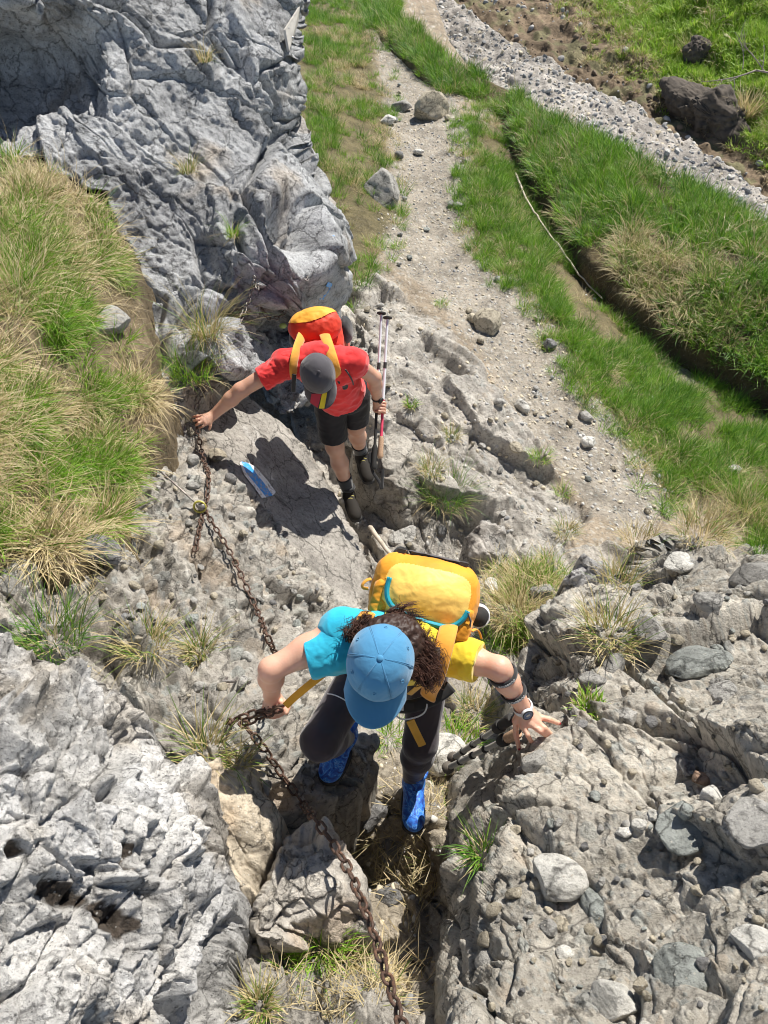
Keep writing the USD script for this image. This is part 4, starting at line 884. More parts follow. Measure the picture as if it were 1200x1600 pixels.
meadow('slope_grass', [('hillside', LAYERS['hillside'].green, 3200, 26, (0.7, 1.3), pick(0.5, 9, (5, 0.2, 4, 0.05), (4, .6, 3, .2), 0.42), (-0.1, -0.3, 0)),
                       ('hillside', sparse, 700, 30, (0.4, 0.9), pick(0.5, 9, (1, 3, 1, 1), (1, 3, 0, 2), 0.5), (0, -0.2, 0))], far_protos, 'short bright green turf on the far slope')

def tuft(px, py, names, length, n, radius, matn, label, lean=0.7, curl=0.9, side=None, width=0.004, off=0.0):
    P, t = ground_at(px, py, names, 8)
    if not np.isfinite(t): print('tuft missed', px, py); return
    v, f = blades(rng, n, length, radius, width, lean, curl, side=side)
    T = Thing('grass_tuft', P, label, 'grass tuft')
    T.part('blades', (v + P, f), 'grass', smooth=False, color=blade_tint(matn, n, 7, px + py))
    v2, f2 = blades(rng, n // 2, length * 0.8, radius * 1.1, width, lean * 1.5, curl * 1.3, side=side)
    T.part('dry_blades', (v2 + P, f2), 'grass', smooth=False, color=blade_tint('straw_grass' if matn != 'straw_grass' else 'mixed_grass', n // 2, 7, px))
tuft(322, 1182, ('chain_rock', 'pale_upper'), 0.17, 130, 0.07, 'mixed_grass', 'wiry green tuft growing over the top of the cream boulder', side=(0.4, -0.4, 0))
tuft(372, 1195, ('chain_rock', 'pale_upper'), 0.10, 60, 0.04, 'mixed_grass', 'thin tuft beside the near chain, right of the wiry tuft', side=(0.5, -0.3, 0))
tuft(700, 780, ('ground',), 0.22, 260, 0.14, 'deep_grass', "deep green tuft beside the rock step under the lower hiker's boots", side=(0.3, -0.2, 0))
tuft(672, 735, ('ground', 'step_rock'), 0.15, 120, 0.08, 'mixed_grass', 'tan and green tuft just above the deep green one')
tuft(85, 1000, ('chain_rock', 'left_rock'), 0.15, 200, 0.11, 'deep_grass', 'green tuft between grassy bank and pitted rock at the far left', side=(0.3, 0, 0))
tuft(225, 1010, ('chain_rock',), 0.13, 130, 0.08, 'mixed_grass', 'straw-green tuft on the ledge left of the rear chain foot')
tuft(312, 1020, ('chain_rock',), 0.15, 120, 0.05, 'mixed_grass', 'narrow hanging tuft at the lower end of the dark crack', side=(0.2, -0.5, 0))
tuft(500, 1478, ('ledge', 'pale_lower'), 0.085, 200, 0.07, 'green_grass', 'green tuft under the large pale cracked boulder')
tuft(446, 1500, ('ledge', 'pale_lower'), 0.07, 110, 0.04, 'green_grass', 'small green tuft left of the one under the cracked boulder')
tuft(405, 1572, ('ledge', 'left_rock'), 0.075, 130, 0.035, 'mixed_grass', 'lowest tuft, at the bottom edge beside the pitted rock')
tuft(545, 1500, ('ledge', 'pale_lower'), 0.07, 90, 0.04, 'mixed_grass', 'dry tuft right of the green one under the cracked boulder')
tuft(752, 1335, ('right_rock',), 0.11, 80, 0.035, 'deep_grass', 'blue-green tuft hanging in the wall of the conglomerate block', side=(-0.6, -0.3, 0))
tuft(953, 990, ('right_rock',), 0.14, 180, 0.10, 'mixed_grass', 'dry olive tuft on the upper left part of the conglomerate block')
tuft(968, 910, ('right_rock',), 0.13, 120, 0.08, 'mixed_grass', 'olive tuft behind the upper tip of the conglomerate block')
tuft(920, 1105, ('right_rock',), 0.05, 120, 0.05, 'green_grass', "small low green plant on the block above the front hiker's hand", width=0.006)
tuft(325, 520, ('cliff',), 0.30, 200, 0.09, 'mixed_grass', 'straw tuft in the corner between cliff foot and chain', side=(0.4, -0.6, 0))
tuft(300, 585, ('chain_rock', 'cliff'), 0.22, 220, 0.12, 'green_grass', 'green tuft above the hand of the lower hiker', side=(0.3, -0.3, 0))
tuft(320, 92, ('cliff',), 0.16, 90, 0.05, 'straw_grass', 'topmost straw tuft in a crack of the cliff', side=(0.3, -0.6, 0))
tuft(292, 266, ('cliff',), 0.14, 90, 0.05, 'mixed_grass', 'small tuft in the middle of the cliff face', side=(0.3, -0.6, 0))
tuft(363, 366, ('cliff',), 0.12, 90, 0.04, 'green_grass', 'small bright tuft on the lower cliff face', side=(0.3, -0.6, 0))
tuft(605, 1150, ('ground',), 0.10, 120, 0.07, 'green_grass', 'green tuft between the legs of the front hiker')
tuft(712, 1165, ('ground',), 0.09, 200, 0.12, 'green_grass', 'green patch right of the front hiker, above the grey poles', width=0.006)
tuft(745, 1110, ('ground', 'right_rock'), 0.15, 130, 0.08, 'mixed_grass', 'thin tuft in the corner left of the elbow straps')
tuft(643, 632, ('ground',), 0.07, 80, 0.04, 'green_grass', 'tiny green tuft right of the watch of the lower hiker', width=0.006)
tuft(705, 682, ('ground',), 0.09, 90, 0.06, 'mixed_grass', 'small tan tuft on the slab above the deep green tuft')
tuft(845, 715, ('ground',), 0.09, 110, 0.08, 'green_grass', 'green tuft on the slab edge, left of the white path stone')
tuft(880, 770, ('ground',), 0.08, 90, 0.06, 'green_grass', 'small green tuft lower on the slab edge')
tuft(885, 830, ('ground',), 0.10, 120, 0.08, 'mixed_grass', 'olive tuft near the upper tip of the conglomerate block')
tuft(690, 475, ('ground',), 0.07, 80, 0.06, 'green_grass', 'small green tuft on the slab left of the tan blocky stone')
tuft(622, 385, ('ground',), 0.09, 100, 0.08, 'green_grass', 'small dark tuft on the path edge below the verge boulder')
tuft(700, 140, ('ground',), 0.18, 200, 0.22, 'deep_grass', 'bushy green tuft behind the largest path boulder', width=0.01)
tuft(800, 960, ('ground',), 0.22, 200, 0.12, 'straw_grass', 'long straw tuft in the hollow right of the yellow backpack', side=(-0.3, -0.3, 0))
tuft(1170, 800, ('ground', 'right_rock'), 0.30, 260, 0.22, 'mixed_grass', 'large straw-green tuft behind the block at the right edge', side=(-0.2, -0.3, 0))
tuft(1100, 835, ('ground', 'right_rock'), 0.16, 180, 0.12, 'straw_grass', 'dry tuft on the far rim of the conglomerate block')
tuft(1000, 845, ('ground', 'right_rock'), 0.12, 120, 0.10, 'straw_grass', 'pale dry tuft left of the far rim of the block')
tuft(1165, 180, ('hillside',), 0.6, 220, 0.3, 'straw_grass', 'large dry grass clump on the far slope at the right edge', width=0.02)
tuft(1085, 85, ('hillside',), 0.5, 160, 0.3, 'mixed_grass', 'dry clump on the far slope beside the dark lump', width=0.02)
# dry litter in the gully
rng = np.random.default_rng(77)
litter = [(B(34, 0.09, 0.09, 0.003, 2.9, 0.3), 'straw_grass', False), (B(26, 0.08, 0.08, 0.003, 2.9, 0.4), 'mixed_grass', False)]
meadow('straw_litter', [('ground', MASK['gully'], 70, 12, (0.6, 1.2), pick(3, 3, (4, 1), (4, 1), 0.5), (0, 0, 0)), ('ledge', Mask([[(400, 1480), (590, 1490), (630, 1600), (410, 1600)]]), 60, 8, (0.5, 1.0), pick(3, 3, (4, 1), (2, 1), 0.5), (0, 0, 0)),
                         ('bank', bare, 70, 8, (0.5, 1.0), pick(3, 3, (4, 1), (2, 1), 0.5), (0.3, 0, 0)), ('ground', MASK['trench'], 160, 8, (0.6, 1.2), pick(3, 3, (4, 1), (2, 1), 0.5), (0, 0, 0))], litter, 'dry straw lying in the gully and on bare soil', 'straw')

# ------------------------------------------------------------------ twigs, board, paint
plain_mat('dead_wood', (0.42, 0.36, 0.29), 0.85, var=0.3, scale=30, bump=0.6)
plain_mat('grey_twig', (0.26, 0.22, 0.18), 0.85, var=0.3, scale=20, bump=0.6)
def stick(pts, r0, r1, name, label, cat, matn, wob=0.01, seed=1):
    c, ln = curve(pts, 30); r_ = np.random.default_rng(seed)
    c = c + wob * (fbm(c * 9 + seed, 3, seed)[:, None] - 0.5) * r_.normal(size=3)
    put(name, tube(c, np.linspace(r0, r1, 30), 7), matn, loc=c[0], smooth=True, label=label, cat=cat)
g = lambda x, y, o=0.02, nm=('ground',): ground_at(x, y, nm, 7)[0] + np.array([0, -o * 0.5, o])
stick([g(578, 826, .03), g(592, 845, .04), g(614, 872, .03)], 0.020, 0.014, 'dead_branch', 'short pale dead branch behind the yellow backpack', 'branch', 'dead_wood', 0.03)
stick([g(806, 270), g(822, 318, .06), g(842, 350, .05), g(870, 388, .06), g(905, 432, .04), g(940, 468, .03)], 0.016, 0.009, 'dead_branch', 'long thin bare stem lying along the trench beside the path', 'branch', 'dead_wood', 0.1)
SH = Thing('bare_shrub', U(1260, 150, 17.6), 'leafless grey shrub reaching in from the right edge over the far slope', 'shrub')
rs = np.random.default_rng(4)
def twig(a, b, r0, r1, depth, name):
    mid = (a + b) / 2 + rs.normal(0, 0.06, 3) * np.linalg.norm(b - a)
    c, ln = curve([a, mid, b], 10)
    SH.part(name, tube(c, np.linspace(r0, r1, 10), 5), 'grey_twig', smooth=True)
    if depth:
        for _ in range(3):
            k = rs.integers(3, 9); d = unit(b - a); e = c[k] + (unit(d * 0.6 + rs.normal(0, 0.55, 3))) * ln * rs.uniform(0.25, 0.5)
            twig(c[k], e, r0 * 0.5, r1 * 0.5, depth - 1, 'twig')
q = lambda x, y, t=17.6: U(x, y, t)
twig(q(1262, 150), q(1180, 110), 0.035, 0.02, 0, 'branch'); twig(q(1180, 110), q(1095, 128), 0.022, 0.006, 2, 'branch'); twig(q(1195, 112), q(1150, 60), 0.016, 0.005, 2, 'branch'); twig(q(1190, 112), q(1193, 70), 0.014, 0.005, 1, 'branch'); twig(q(1160, 108), q(1148, 50), 0.012, 0.005, 2, 'branch')

plain_mat('weathered_board', (0.50, 0.47, 0.42), 0.8, var=0.15, scale=20)
tb = min(ground_at(452, 50, ('cliff',), 8)[1], 6.6) - 0.10
q4 = np.array([U(446, 46, tb), U(469, 10, tb + 0.12), U(466, 36, tb + 0.18), U(452, 80, tb + 0.06)])
nn = unit(np.cross(q4[1] - q4[0], q4[3] - q4[0])); nn *= np.sign(nn @ (EYE - q4[0]))
bv = np.vstack([q4, q4 - nn * 0.025]); bm = trimesh.convex.convex_hull(bv)
BD = Thing('board', q4[3], 'weathered pale board fixed edge-on to the top right of the cliff', 'board')
BD.part('plank', bm, 'weathered_board', smooth=False)
plain_mat('steel', (0.45, 0.44, 0.43), 0.45, metal=0.8, var=0.2)
for p_ in (q4[0] * 0.8 + q4[2] * 0.2, q4[3] * 0.7 + q4[1] * 0.3):
    s_ = trimesh.creation.icosphere(2, 0.012); BD.part('bolt', (s_.vertices + p_, s_.faces), 'steel', smooth=True)

def paint_mat(name, c):
    c = np.array(c)
    mat(name, {'g': ('geometry', {}), 'n': ('noise_texture', {'scale': 28.0, 'detail': 6.0, 'roughness': 0.7}),
               'r': ('rgb_ramp', {'ramp': [(0.42, (0.36, 0.33, 0.29)), (0.47, c), (0.8, c * 0.85)]}), 'p': ('principled_bsdf', {'roughness': 0.6})},
        [('g.position', 'n.vector'), ('n.fac', 'r.fac'), ('r.color', 'p.base_color')])
paint_mat('blue_paint', (0.035, 0.27, 0.68)); paint_mat('white_paint', (0.78, 0.77, 0.74))
def paint(T, name, layer, ea, eb, matn, off=0.003, m=7, n=26):
    """A painted band on a rock, between two edges given as points of the photograph."""
    L = LAYERS[layer]
    def edge(e):
        e = np.array(e, float); s = np.r_[0, np.cumsum(np.linalg.norm(np.diff(e, axis=0), axis=1))]; u = np.linspace(0, s[-1], n)
        return np.stack([np.interp(u, s, e[:, 0]), np.interp(u, s, e[:, 1])], 1)
    A, Bq = edge(ea), edge(eb)
    w = np.linspace(0, 1, m)[None, :, None]
    q = A[:, None] * (1 - w) + Bq[:, None] * w
    q = q + 1.6 * (fbm(np.concatenate([q / 5, 0 * q[..., :1] + len(name)], -1), 2, 3)[..., None] - 0.5)
    t = np.array([[L.t_at(x, y, 4) for x, y in r_] for r_ in q])
    t = np.where(np.isfinite(t), t, np.median(t[np.isfinite(t)])); t = gaussian_filter(t, 0.7)
    v = U(q[..., 0], q[..., 1], t - off).reshape(-1, 3)
    i = np.arange(n * m).reshape(n, m)
    f = np.vstack([np.stack([i[:-1, :-1], i[1:, :-1], i[1:, 1:]], -1).reshape(-1, 3), np.stack([i[:-1, :-1], i[1:, 1:], i[:-1, 1:]], -1).reshape(-1, 3)])
    T.part(name, (v, f), matn, smooth=True)
E0, E1, E2, E3 = [[(x + 7, y + 1) for x, y in e] for e in ([(368, 723), (374, 740), (390, 760), (402, 777)], [(370, 720), (378, 738), (394, 757), (409, 776)], [(382, 723), (392, 737), (405, 753), (419, 773)], [(391, 727), (402, 739), (413, 752), (424, 768)])]
T = Thing('trail_mark', ground_at(385, 742, ('chain_rock',))[0], 'blue and white painted trail mark on the smooth tan slab', 'trail mark')
paint(T, 'white_band', 'chain_rock', E0, E1, 'white_paint'); paint(T, 'blue_band', 'chain_rock', E1, E2, 'blue_paint'); paint(T, 'white_band', 'chain_rock', E2, E3, 'white_paint')
T = Thing('trail_mark', ground_at(513, 360, ('cliff',))[0], 'faded blue and white trail mark on the cliff edge, upper one', 'trail mark')
paint(T, 'blue_band', 'cliff', [(508, 348), (510, 362), (517, 380)], [(516, 350), (521, 364), (525, 378)], 'blue_paint'); paint(T, 'white_band', 'cliff', [(503, 345), (505, 360), (512, 376)], [(508, 348), (510, 362), (517, 380)], 'white_paint')
T = Thing('trail_mark', ground_at(510, 452, ('cliff',))[0], 'blue trail mark low on the cliff edge, beside the red backpack', 'trail mark')
paint(T, 'blue_band', 'cliff', [(513, 440), (505, 454), (497, 467)], [(520, 444), (513, 457), (505, 468)], 'blue_paint')

# ------------------------------------------------------------------ chains
mat('rusty_iron', {'g': ('geometry', {}), 'n': ('noise_texture', {'scale': 70.0, 'detail': 8.0, 'roughness': 0.65}), 'n2': ('noise_texture', {'scale': 600.0, 'detail': 3.0}),
                   'r': ('rgb_ramp', {'ramp': [(0.3, (0.040, 0.027, 0.022)), (0.52, (0.085, 0.048, 0.033)), (0.70, (0.17, 0.085, 0.05))]}),
                   'b': ('bump', {'strength': 0.5, 'distance': 0.002}), 'p': ('principled_bsdf', {'roughness': 0.62, 'metallic': 0.35})},
    [('g.position', 'n.vector'), ('g.position', 'n2.vector'), ('n.fac', 'r.fac'), ('r.color', 'p.base_color'), ('n2.fac', 'b.height'), ('b.normal', 'p.normal')])
mat('grey_iron', {'g': ('geometry', {}), 'n': ('noise_texture', {'scale': 60.0, 'detail': 6.0}),
                  'r': ('rgb_ramp', {'ramp': [(0.35, (0.10, 0.08, 0.07)), (0.65, (0.30, 0.28, 0.26))]}), 'p': ('principled_bsdf', {'roughness': 0.5, 'metallic': 0.6})},
    [('g.position', 'n.vector'), ('n.fac', 'r.fac'), ('r.color', 'p.base_color')])
def link_mesh(c, d, s, ln, wd, r):
    """One oval chain link centred at c, long axis d, lying in the plane d, s."""
    a = np.linspace(0, 2 * np.pi, 18, endpoint=False)
    x, y = np.cos(a), np.sin(a)
    st = (ln - wd) / 2
    p = np.stack([np.sign(x) * st * (np.abs(x) > 1e-6) + x * (wd / 2 - r), y * (wd / 2 - r)], 1)
    q = c + p[:, :1] * d + p[:, 1:] * s
    return tube(q, r, 7, closed=True, up=np.cross(d, s))
def chain(pts, label, ln=0.052, wd=0.033, r=0.0045, matn='rusty_iron', sag=None, seed=0, group=None):
    c, total = curve(pts, 400)
    pitch = ln - 2 * r - 0.001
    s = np.r_[0, np.cumsum(np.linalg.norm(np.diff(c, axis=0), axis=1))]
    n = int(s[-1] / pitch)
    r_ = np.random.default_rng(seed)
    T = Thing('chain', c[0], label, 'chain', group)
    for k in range(n):
        p = np.array([np.interp((k + 0.5) * pitch, s, c[:, i]) for i in range(3)])
        d = unit(np.array([np.interp((k + 0.9) * pitch, s, c[:, i]) for i in range(3)]) - np.array([np.interp((k + 0.1) * pitch, s, c[:, i]) for i in range(3)]))
        n1 = unit(np.cross(d, [0.4, 0.5, 0.75])); n2 = np.cross(d, n1)
        a = (k % 2) * np.pi / 2 + 0.5 + r_.normal(0, 0.15) + 0.03 * k
        T.part('link', link_mesh(p, d, n1 * math.cos(a) + n2 * math.sin(a), ln, wd, r), matn, smooth=True)
    return T
def on(x, y, lift, names): 
    P, t = ground_at(x, y, names, 5); return U(x, y, t - lift)
R3 = ('chain_rock', 'left_rock', 'pale_upper', 'pale_lower', 'ledge', 'ground')
chain([on(376, 1128, .03, R3), on(405, 1160, .03, R3), on(432, 1198, .03, R3), on(462, 1240, .03, R3), U(492, 1280, 2.36), U(528, 1330, 2.24), U(556, 1385, 2.1), U(574, 1432, 1.98), U(590, 1478, 1.86), U(606, 1530, 1.74), U(622, 1580, 1.62), U(640, 1650, 1.48)], 'rusty near chain curving down from the fist to the bottom edge', seed=1)
chain([U(443, 1102, 2.53), U(424, 1107, 2.54), U(402, 1113, 2.56), U(380, 1120, 2.58), on(366, 1128, .03, R3)], 'bunched rusty chain end held in the left fist of the picture', ln=0.045, wd=0.03, seed=2)
chain([U(440, 1108, 2.52), U(420, 1115, 2.54), U(398, 1124, 2.56), U(376, 1132, 2.6)], 'second strand of rusty chain running out of the same fist', ln=0.045, wd=0.03, seed=3)
C_ = ('chain_rock',)
chain([on(318, 794, .04, C_), on(340, 830, .05, C_), on(362, 868, .05, C_), on(384, 915, .06, C_), on(402, 955, .06, C_), on(420, 1000, .06, C_), on(432, 1025, .05, C_), U(432, 1060, 2.86), U(430, 1098, 2.60)], 'dark chain running from the rock bolt down behind the bent arm', ln=0.05, wd=0.032, seed=4)
chain([on(306, 650, .05, C_), on(312, 690, .05, C_), on(320, 725, .05, C_), on(326, 750, .05, C_), on(324, 775, .05, C_), on(318, 792, .04, C_)], "dark chain from the lower hiker's hand down to the rock bolt", ln=0.05, wd=0.032, seed=5)
chain([on(318, 796, .03, C_), on(313, 820, .03, C_), on(308, 845, .03, C_), on(304, 866, .03, C_)], 'short loose chain end hanging below the rock bolt', ln=0.05, wd=0.032, seed=6)
Ck = ('cliff', 'chain_rock')
chain([on(398, 432, .06, Ck), U(392, 458, 5.2), U(380, 490, 5.15), U(366, 520, 5.1), U(350, 550, 4.95), on(335, 580, .05, Ck), on(318, 612, .04, Ck), on(306, 645, .05, Ck)], 'grey chain coming down the cliff corner to the tan slab', ln=0.055, wd=0.036, matn='grey_iron', seed=7)
chain([on(402, 452, .08, Ck), U(408, 478, 5.5), U(420, 497, 5.6), U(438, 494, 5.7), U(452, 476, 5.75), U(466, 452, 5.8), on(478, 440, .08, Ck)], 'slack grey chain looping in the shade under the cliff', ln=0.055, wd=0.036, matn='grey_iron', seed=8)
A0 = on(312, 792, .035, C_)
plain_mat('yellow_ring', (0.45, 0.40, 0.08), 0.5, metal=0.2, var=0.3)
T = Thing('rock_bolt', A0, 'steel ring bolt with a yellowish ring where the chains meet', 'bolt')
a = np.linspace(0, 2 * np.pi, 20, endpoint=False)
T.part('ring', tube(A0 + 0.03 * (np.cos(a)[:, None] * CR + np.sin(a)[:, None] * unit(CU + 0.4 * CB)), 0.006, 7, closed=True), 'yellow_ring', smooth=True)
T.part('shank', tube([A0 - 0.06 * CB, A0 + 0.01 * CB], 0.009, 8), 'grey_iron', smooth=True)
T.part('eye_plate', tube([A0 + .01 * CR, A0 + .01 * CR + 0.012 * CB], 0.02, 10), 'grey_iron', smooth=True)
stick([on(243, 730, .02, ('chain_rock', 'bank')), on(275, 758, .04, C_), A0], 0.005, 0.005, 'steel_cable', 'thin dark cable running from the grassy bank to the ring bolt', 'cable', 'grey_iron', 0.0)
P_ = on(360, 1062, .02, R3)
T = Thing('rock_bolt', P_, 'small steel staple in the ledge above the fist on the chain', 'bolt')
T.part('staple', tube([P_ - .02 * CR - .03 * CB, P_ - .02 * CR + .03 * CB, P_ + .02 * CR + .03 * CB, P_ + .02 * CR - .03 * CB], 0.006, 7), 'grey_iron', smooth=30)
# ------------------------------------------------------------------ people
def skin_mat(name, c, c2):
    mat(name, {'g': ('geometry', {}), 'n': ('noise_texture', {'scale': 14.0, 'detail': 4.0}), 'n2': ('noise_texture', {'scale': 150.0, 'detail': 5.0}),
               'r': ('rgb_ramp', {'ramp': [(0.3, c2), (0.7, c)]}), 'b': ('bump', {'strength': 0.35, 'distance': 0.002}),
               'p': ('principled_bsdf', {'roughness': 0.5, 'subsurface_weight': 0.25, 'subsurface_radius': (1.0, 0.35, 0.2), 'subsurface_scale': 0.006, 'specular_ior_level': 0.4})},
        [('g.position', 'n.vector'), ('g.position', 'n2.vector'), ('n.fac', 'r.fac'), ('r.color', 'p.base_color'), ('n2.fac', 'b.height'), ('b.normal', 'p.normal')])
skin_mat('fair_skin', (0.60, 0.36, 0.26), (0.54, 0.29, 0.20)); skin_mat('tanned_skin', (0.52, 0.31, 0.22), (0.45, 0.24, 0.165))
cloth_mat('cyan_shirt', (0.015, 0.36, 0.52)); cloth_mat('yellow_shirt', (0.68, 0.50, 0.025)); cloth_mat('red_shirt', (0.66, 0.030, 0.030))
cloth_mat('blue_cap', (0.055, 0.21, 0.37), weave=1500, var=0.08); cloth_mat('grey_cap', (0.060, 0.055, 0.062), var=0.12)
cloth_mat('black_tights', (0.034, 0.026, 0.033), rough=0.6, sheen=0.2); cloth_mat('black_shorts', (0.014, 0.013, 0.016), rough=0.7, sheen=0.05)
cloth_mat('orange_nylon', (0.66, 0.27, 0.018), rough=0.65, sheen=0.1); cloth_mat('yellow_nylon', (0.84, 0.53, 0.12), rough=0.5, sheen=0.1, var=0.1)
cloth_mat('red_nylon', (0.58, 0.045, 0.02), rough=0.6, sheen=0.1); cloth_mat('orange_lid', (0.72, 0.33, 0.03), rough=0.6, sheen=0.1)
cloth_mat('grey_nylon', (0.07, 0.062, 0.068), rough=0.7); cloth_mat('teal_zip', (0.015, 0.24, 0.32), rough=0.5, sheen=0.0)
cloth_mat('black_strap', (0.016, 0.016, 0.017), rough=0.7); cloth_mat('yellow_web', (0.52, 0.27, 0.02), rough=0.7); cloth_mat('orange_web', (0.62, 0.27, 0.03), rough=0.7)
plain_mat('black_rubber', (0.020, 0.019, 0.018), 0.8); plain_mat('white_print', (0.72, 0.72, 0.72), 0.5, var=0.05); plain_mat('silver_plastic', (0.55, 0.56, 0.57), 0.4, var=0.06)
plain_mat('watch_glass', (0.10, 0.13, 0.20), 0.12, var=0.3, scale=120, bump=0.0); plain_mat('brown_sole', (0.10, 0.085, 0.07), 0.8)
plain_mat('grey_metal', (0.34, 0.33, 0.30), 0.4, var=0.1); plain_mat('white_metal', (0.72, 0.74, 0.77), 0.4, metal=0.15, var=0.04); plain_mat('cork', (0.42, 0.27, 0.17), 0.8, var=0.25, scale=160)
plain_mat('pink_handle', (0.62, 0.06, 0.12), 0.5); plain_mat('eye_white', (0.75, 0.72, 0.68), 0.2, var=0.02); plain_mat('iris', (0.06, 0.035, 0.02), 0.2)
plain_mat('red_nail', (0.35, 0.02, 0.03), 0.25); plain_mat('yellow_cloth', (0.75, 0.55, 0.02), 0.7, var=0.05); plain_mat('red_cloth', (0.42, 0.02, 0.04), 0.7, var=0.05); plain_mat('green_clip', (0.30, 0.42, 0.12), 0.5)
mat('hair', {'g': ('geometry', {}), 'a': ('attribute', {'attribute': 'tint'}), 'p': ('principled_bsdf', {'roughness': 0.55, 'specular_ior_level': 0.3})}, [('a.color', 'p.base_color')])
mat('blue_shoe', {'g': ('geometry', {}), 'n': ('noise_texture', {'scale': 26.0, 'detail': 3.0, 'distortion': 2.2}), 'n2': ('noise_texture', {'scale': 500.0, 'detail': 2.0}),
                  'r': ('rgb_ramp', {'ramp': [(0.36, (0.010, 0.045, 0.24)), (0.47, (0.018, 0.12, 0.50)), (0.56, (0.03, 0.20, 0.60)), (0.60, (0.20, 0.42, 0.70)), (0.63, (0.02, 0.11, 0.46))]}),
                  'b': ('bump', {'strength': 0.4, 'distance': 0.002}), 'p': ('principled_bsdf', {'roughness': 0.6})},
    [('g.position', 'n.vector'), ('g.position', 'n2.vector'), ('n.fac', 'r.fac'), ('r.color', 'p.base_color'), ('n2.fac', 'b.height'), ('b.normal', 'p.normal')])
cloth_mat('brown_boot', (0.019, 0.016, 0.013), rough=0.85, sheen=0.0); cloth_mat('olive_lace', (0.42, 0.36, 0.10), rough=0.8)

def frame(z, y):
    z = unit(z); y = unit(y - z * (np.asarray(y) @ z)); return np.stack([np.cross(y, z), y, z])     # rows: right, forward, up
def c_(a, b, ra, rb, k=0.03): return ('c', (np.asarray(a, float), np.asarray(b, float), ra, rb), k)
def e_(c, X, R, k=0.03): return ('e', (np.asarray(c, float), np.asarray(X), np.asarray(R, float)), k)
def head_items(c, X, s=1.0):
    q = lambda x, y, z: c + s * (np.array([x, y, z]) @ X)
    it = [e_(q(0, -0.012, 0.03), X, np.array([.076, .096, .098]) * s, .02), e_(q(0, 0.028, -0.045), X, np.array([.060, .066, .078]) * s, .04),
          e_(q(0, 0.062, -0.098), X, np.array([.022, .020, .018]) * s, .03),                                         # chin
          c_(q(0, .092, .002), q(0, .112, -.036), .009 * s, .014 * s, .012), e_(q(.014, .098, -.040), X, np.array([.010, .012, .008]) * s, .01), e_(q(-.014, .098, -.040), X, np.array([.010, .012, .008]) * s, .01),  # nose
          c_(q(-.020, .086, -.066), q(.020, .086, -.066), .008 * s, .008 * s, .008), c_(q(-.017, .084, -.078), q(.017, .084, -.078), .009 * s, .009 * s, .008),                   # lips
          c_(q(-.045, .078, .022), q(.045, .078, .022), .012 * s, .012 * s, .02)]                                    # brow
    for sx in (-1, 1):
        it += [e_(q(sx * .078, -.008, -.012), X, np.array([.010, .020, .032]) * s, .006), c_(q(sx * .05, .06, -.03), q(sx * .04, .07, -.045), .02 * s, .018 * s, .03)]
    return it
def hand_items(wrist, knuckles, mids, tips, r=0.0085, out=None):
    it = []
    for j, (k, m, t) in enumerate(zip(knuckles, mids, tips)):
        f = 0.9 if j in (3,) else 1.0
        if j < 4: it.append(c_(wrist, k, .021, .0125, .014))
        else: it.append(c_(wrist, k, .019, .0135, .012))
        it += [c_(k, m, r * 1.12 * f, r * f, .004), c_(m, t, r * f, r * 0.82 * f, .003)]
    return it
def tube_part(T, name, pts, r, matn, parent=None, sides=8, flat=1.0, up=None, n=30, label=None):
    c = curve(pts, n)[0] if len(pts) > 2 else np.asarray(pts)
    return T.part(name, tube(c, r, sides, flat=flat, up=up), matn, parent, smooth=35, label=label)
def ring(c, axis, r, rt, n=32, flat=1.0, sides=8, ry=None):
    X = frame(axis, np.array([0.21, 0.4, 0.9])); a = np.linspace(0, 2 * np.pi, n, endpoint=False)
    p = c + r * np.cos(a)[:, None] * X[0] + (ry or r) * np.sin(a)[:, None] * X[1]
    v, f = tube(p, rt, sides, closed=True, up=p[0] - c)
    d = (v - c) @ X[2]
    return v + np.outer(d * (flat - 1), X[2]), f                       # flat > 1 widens the band along the limb
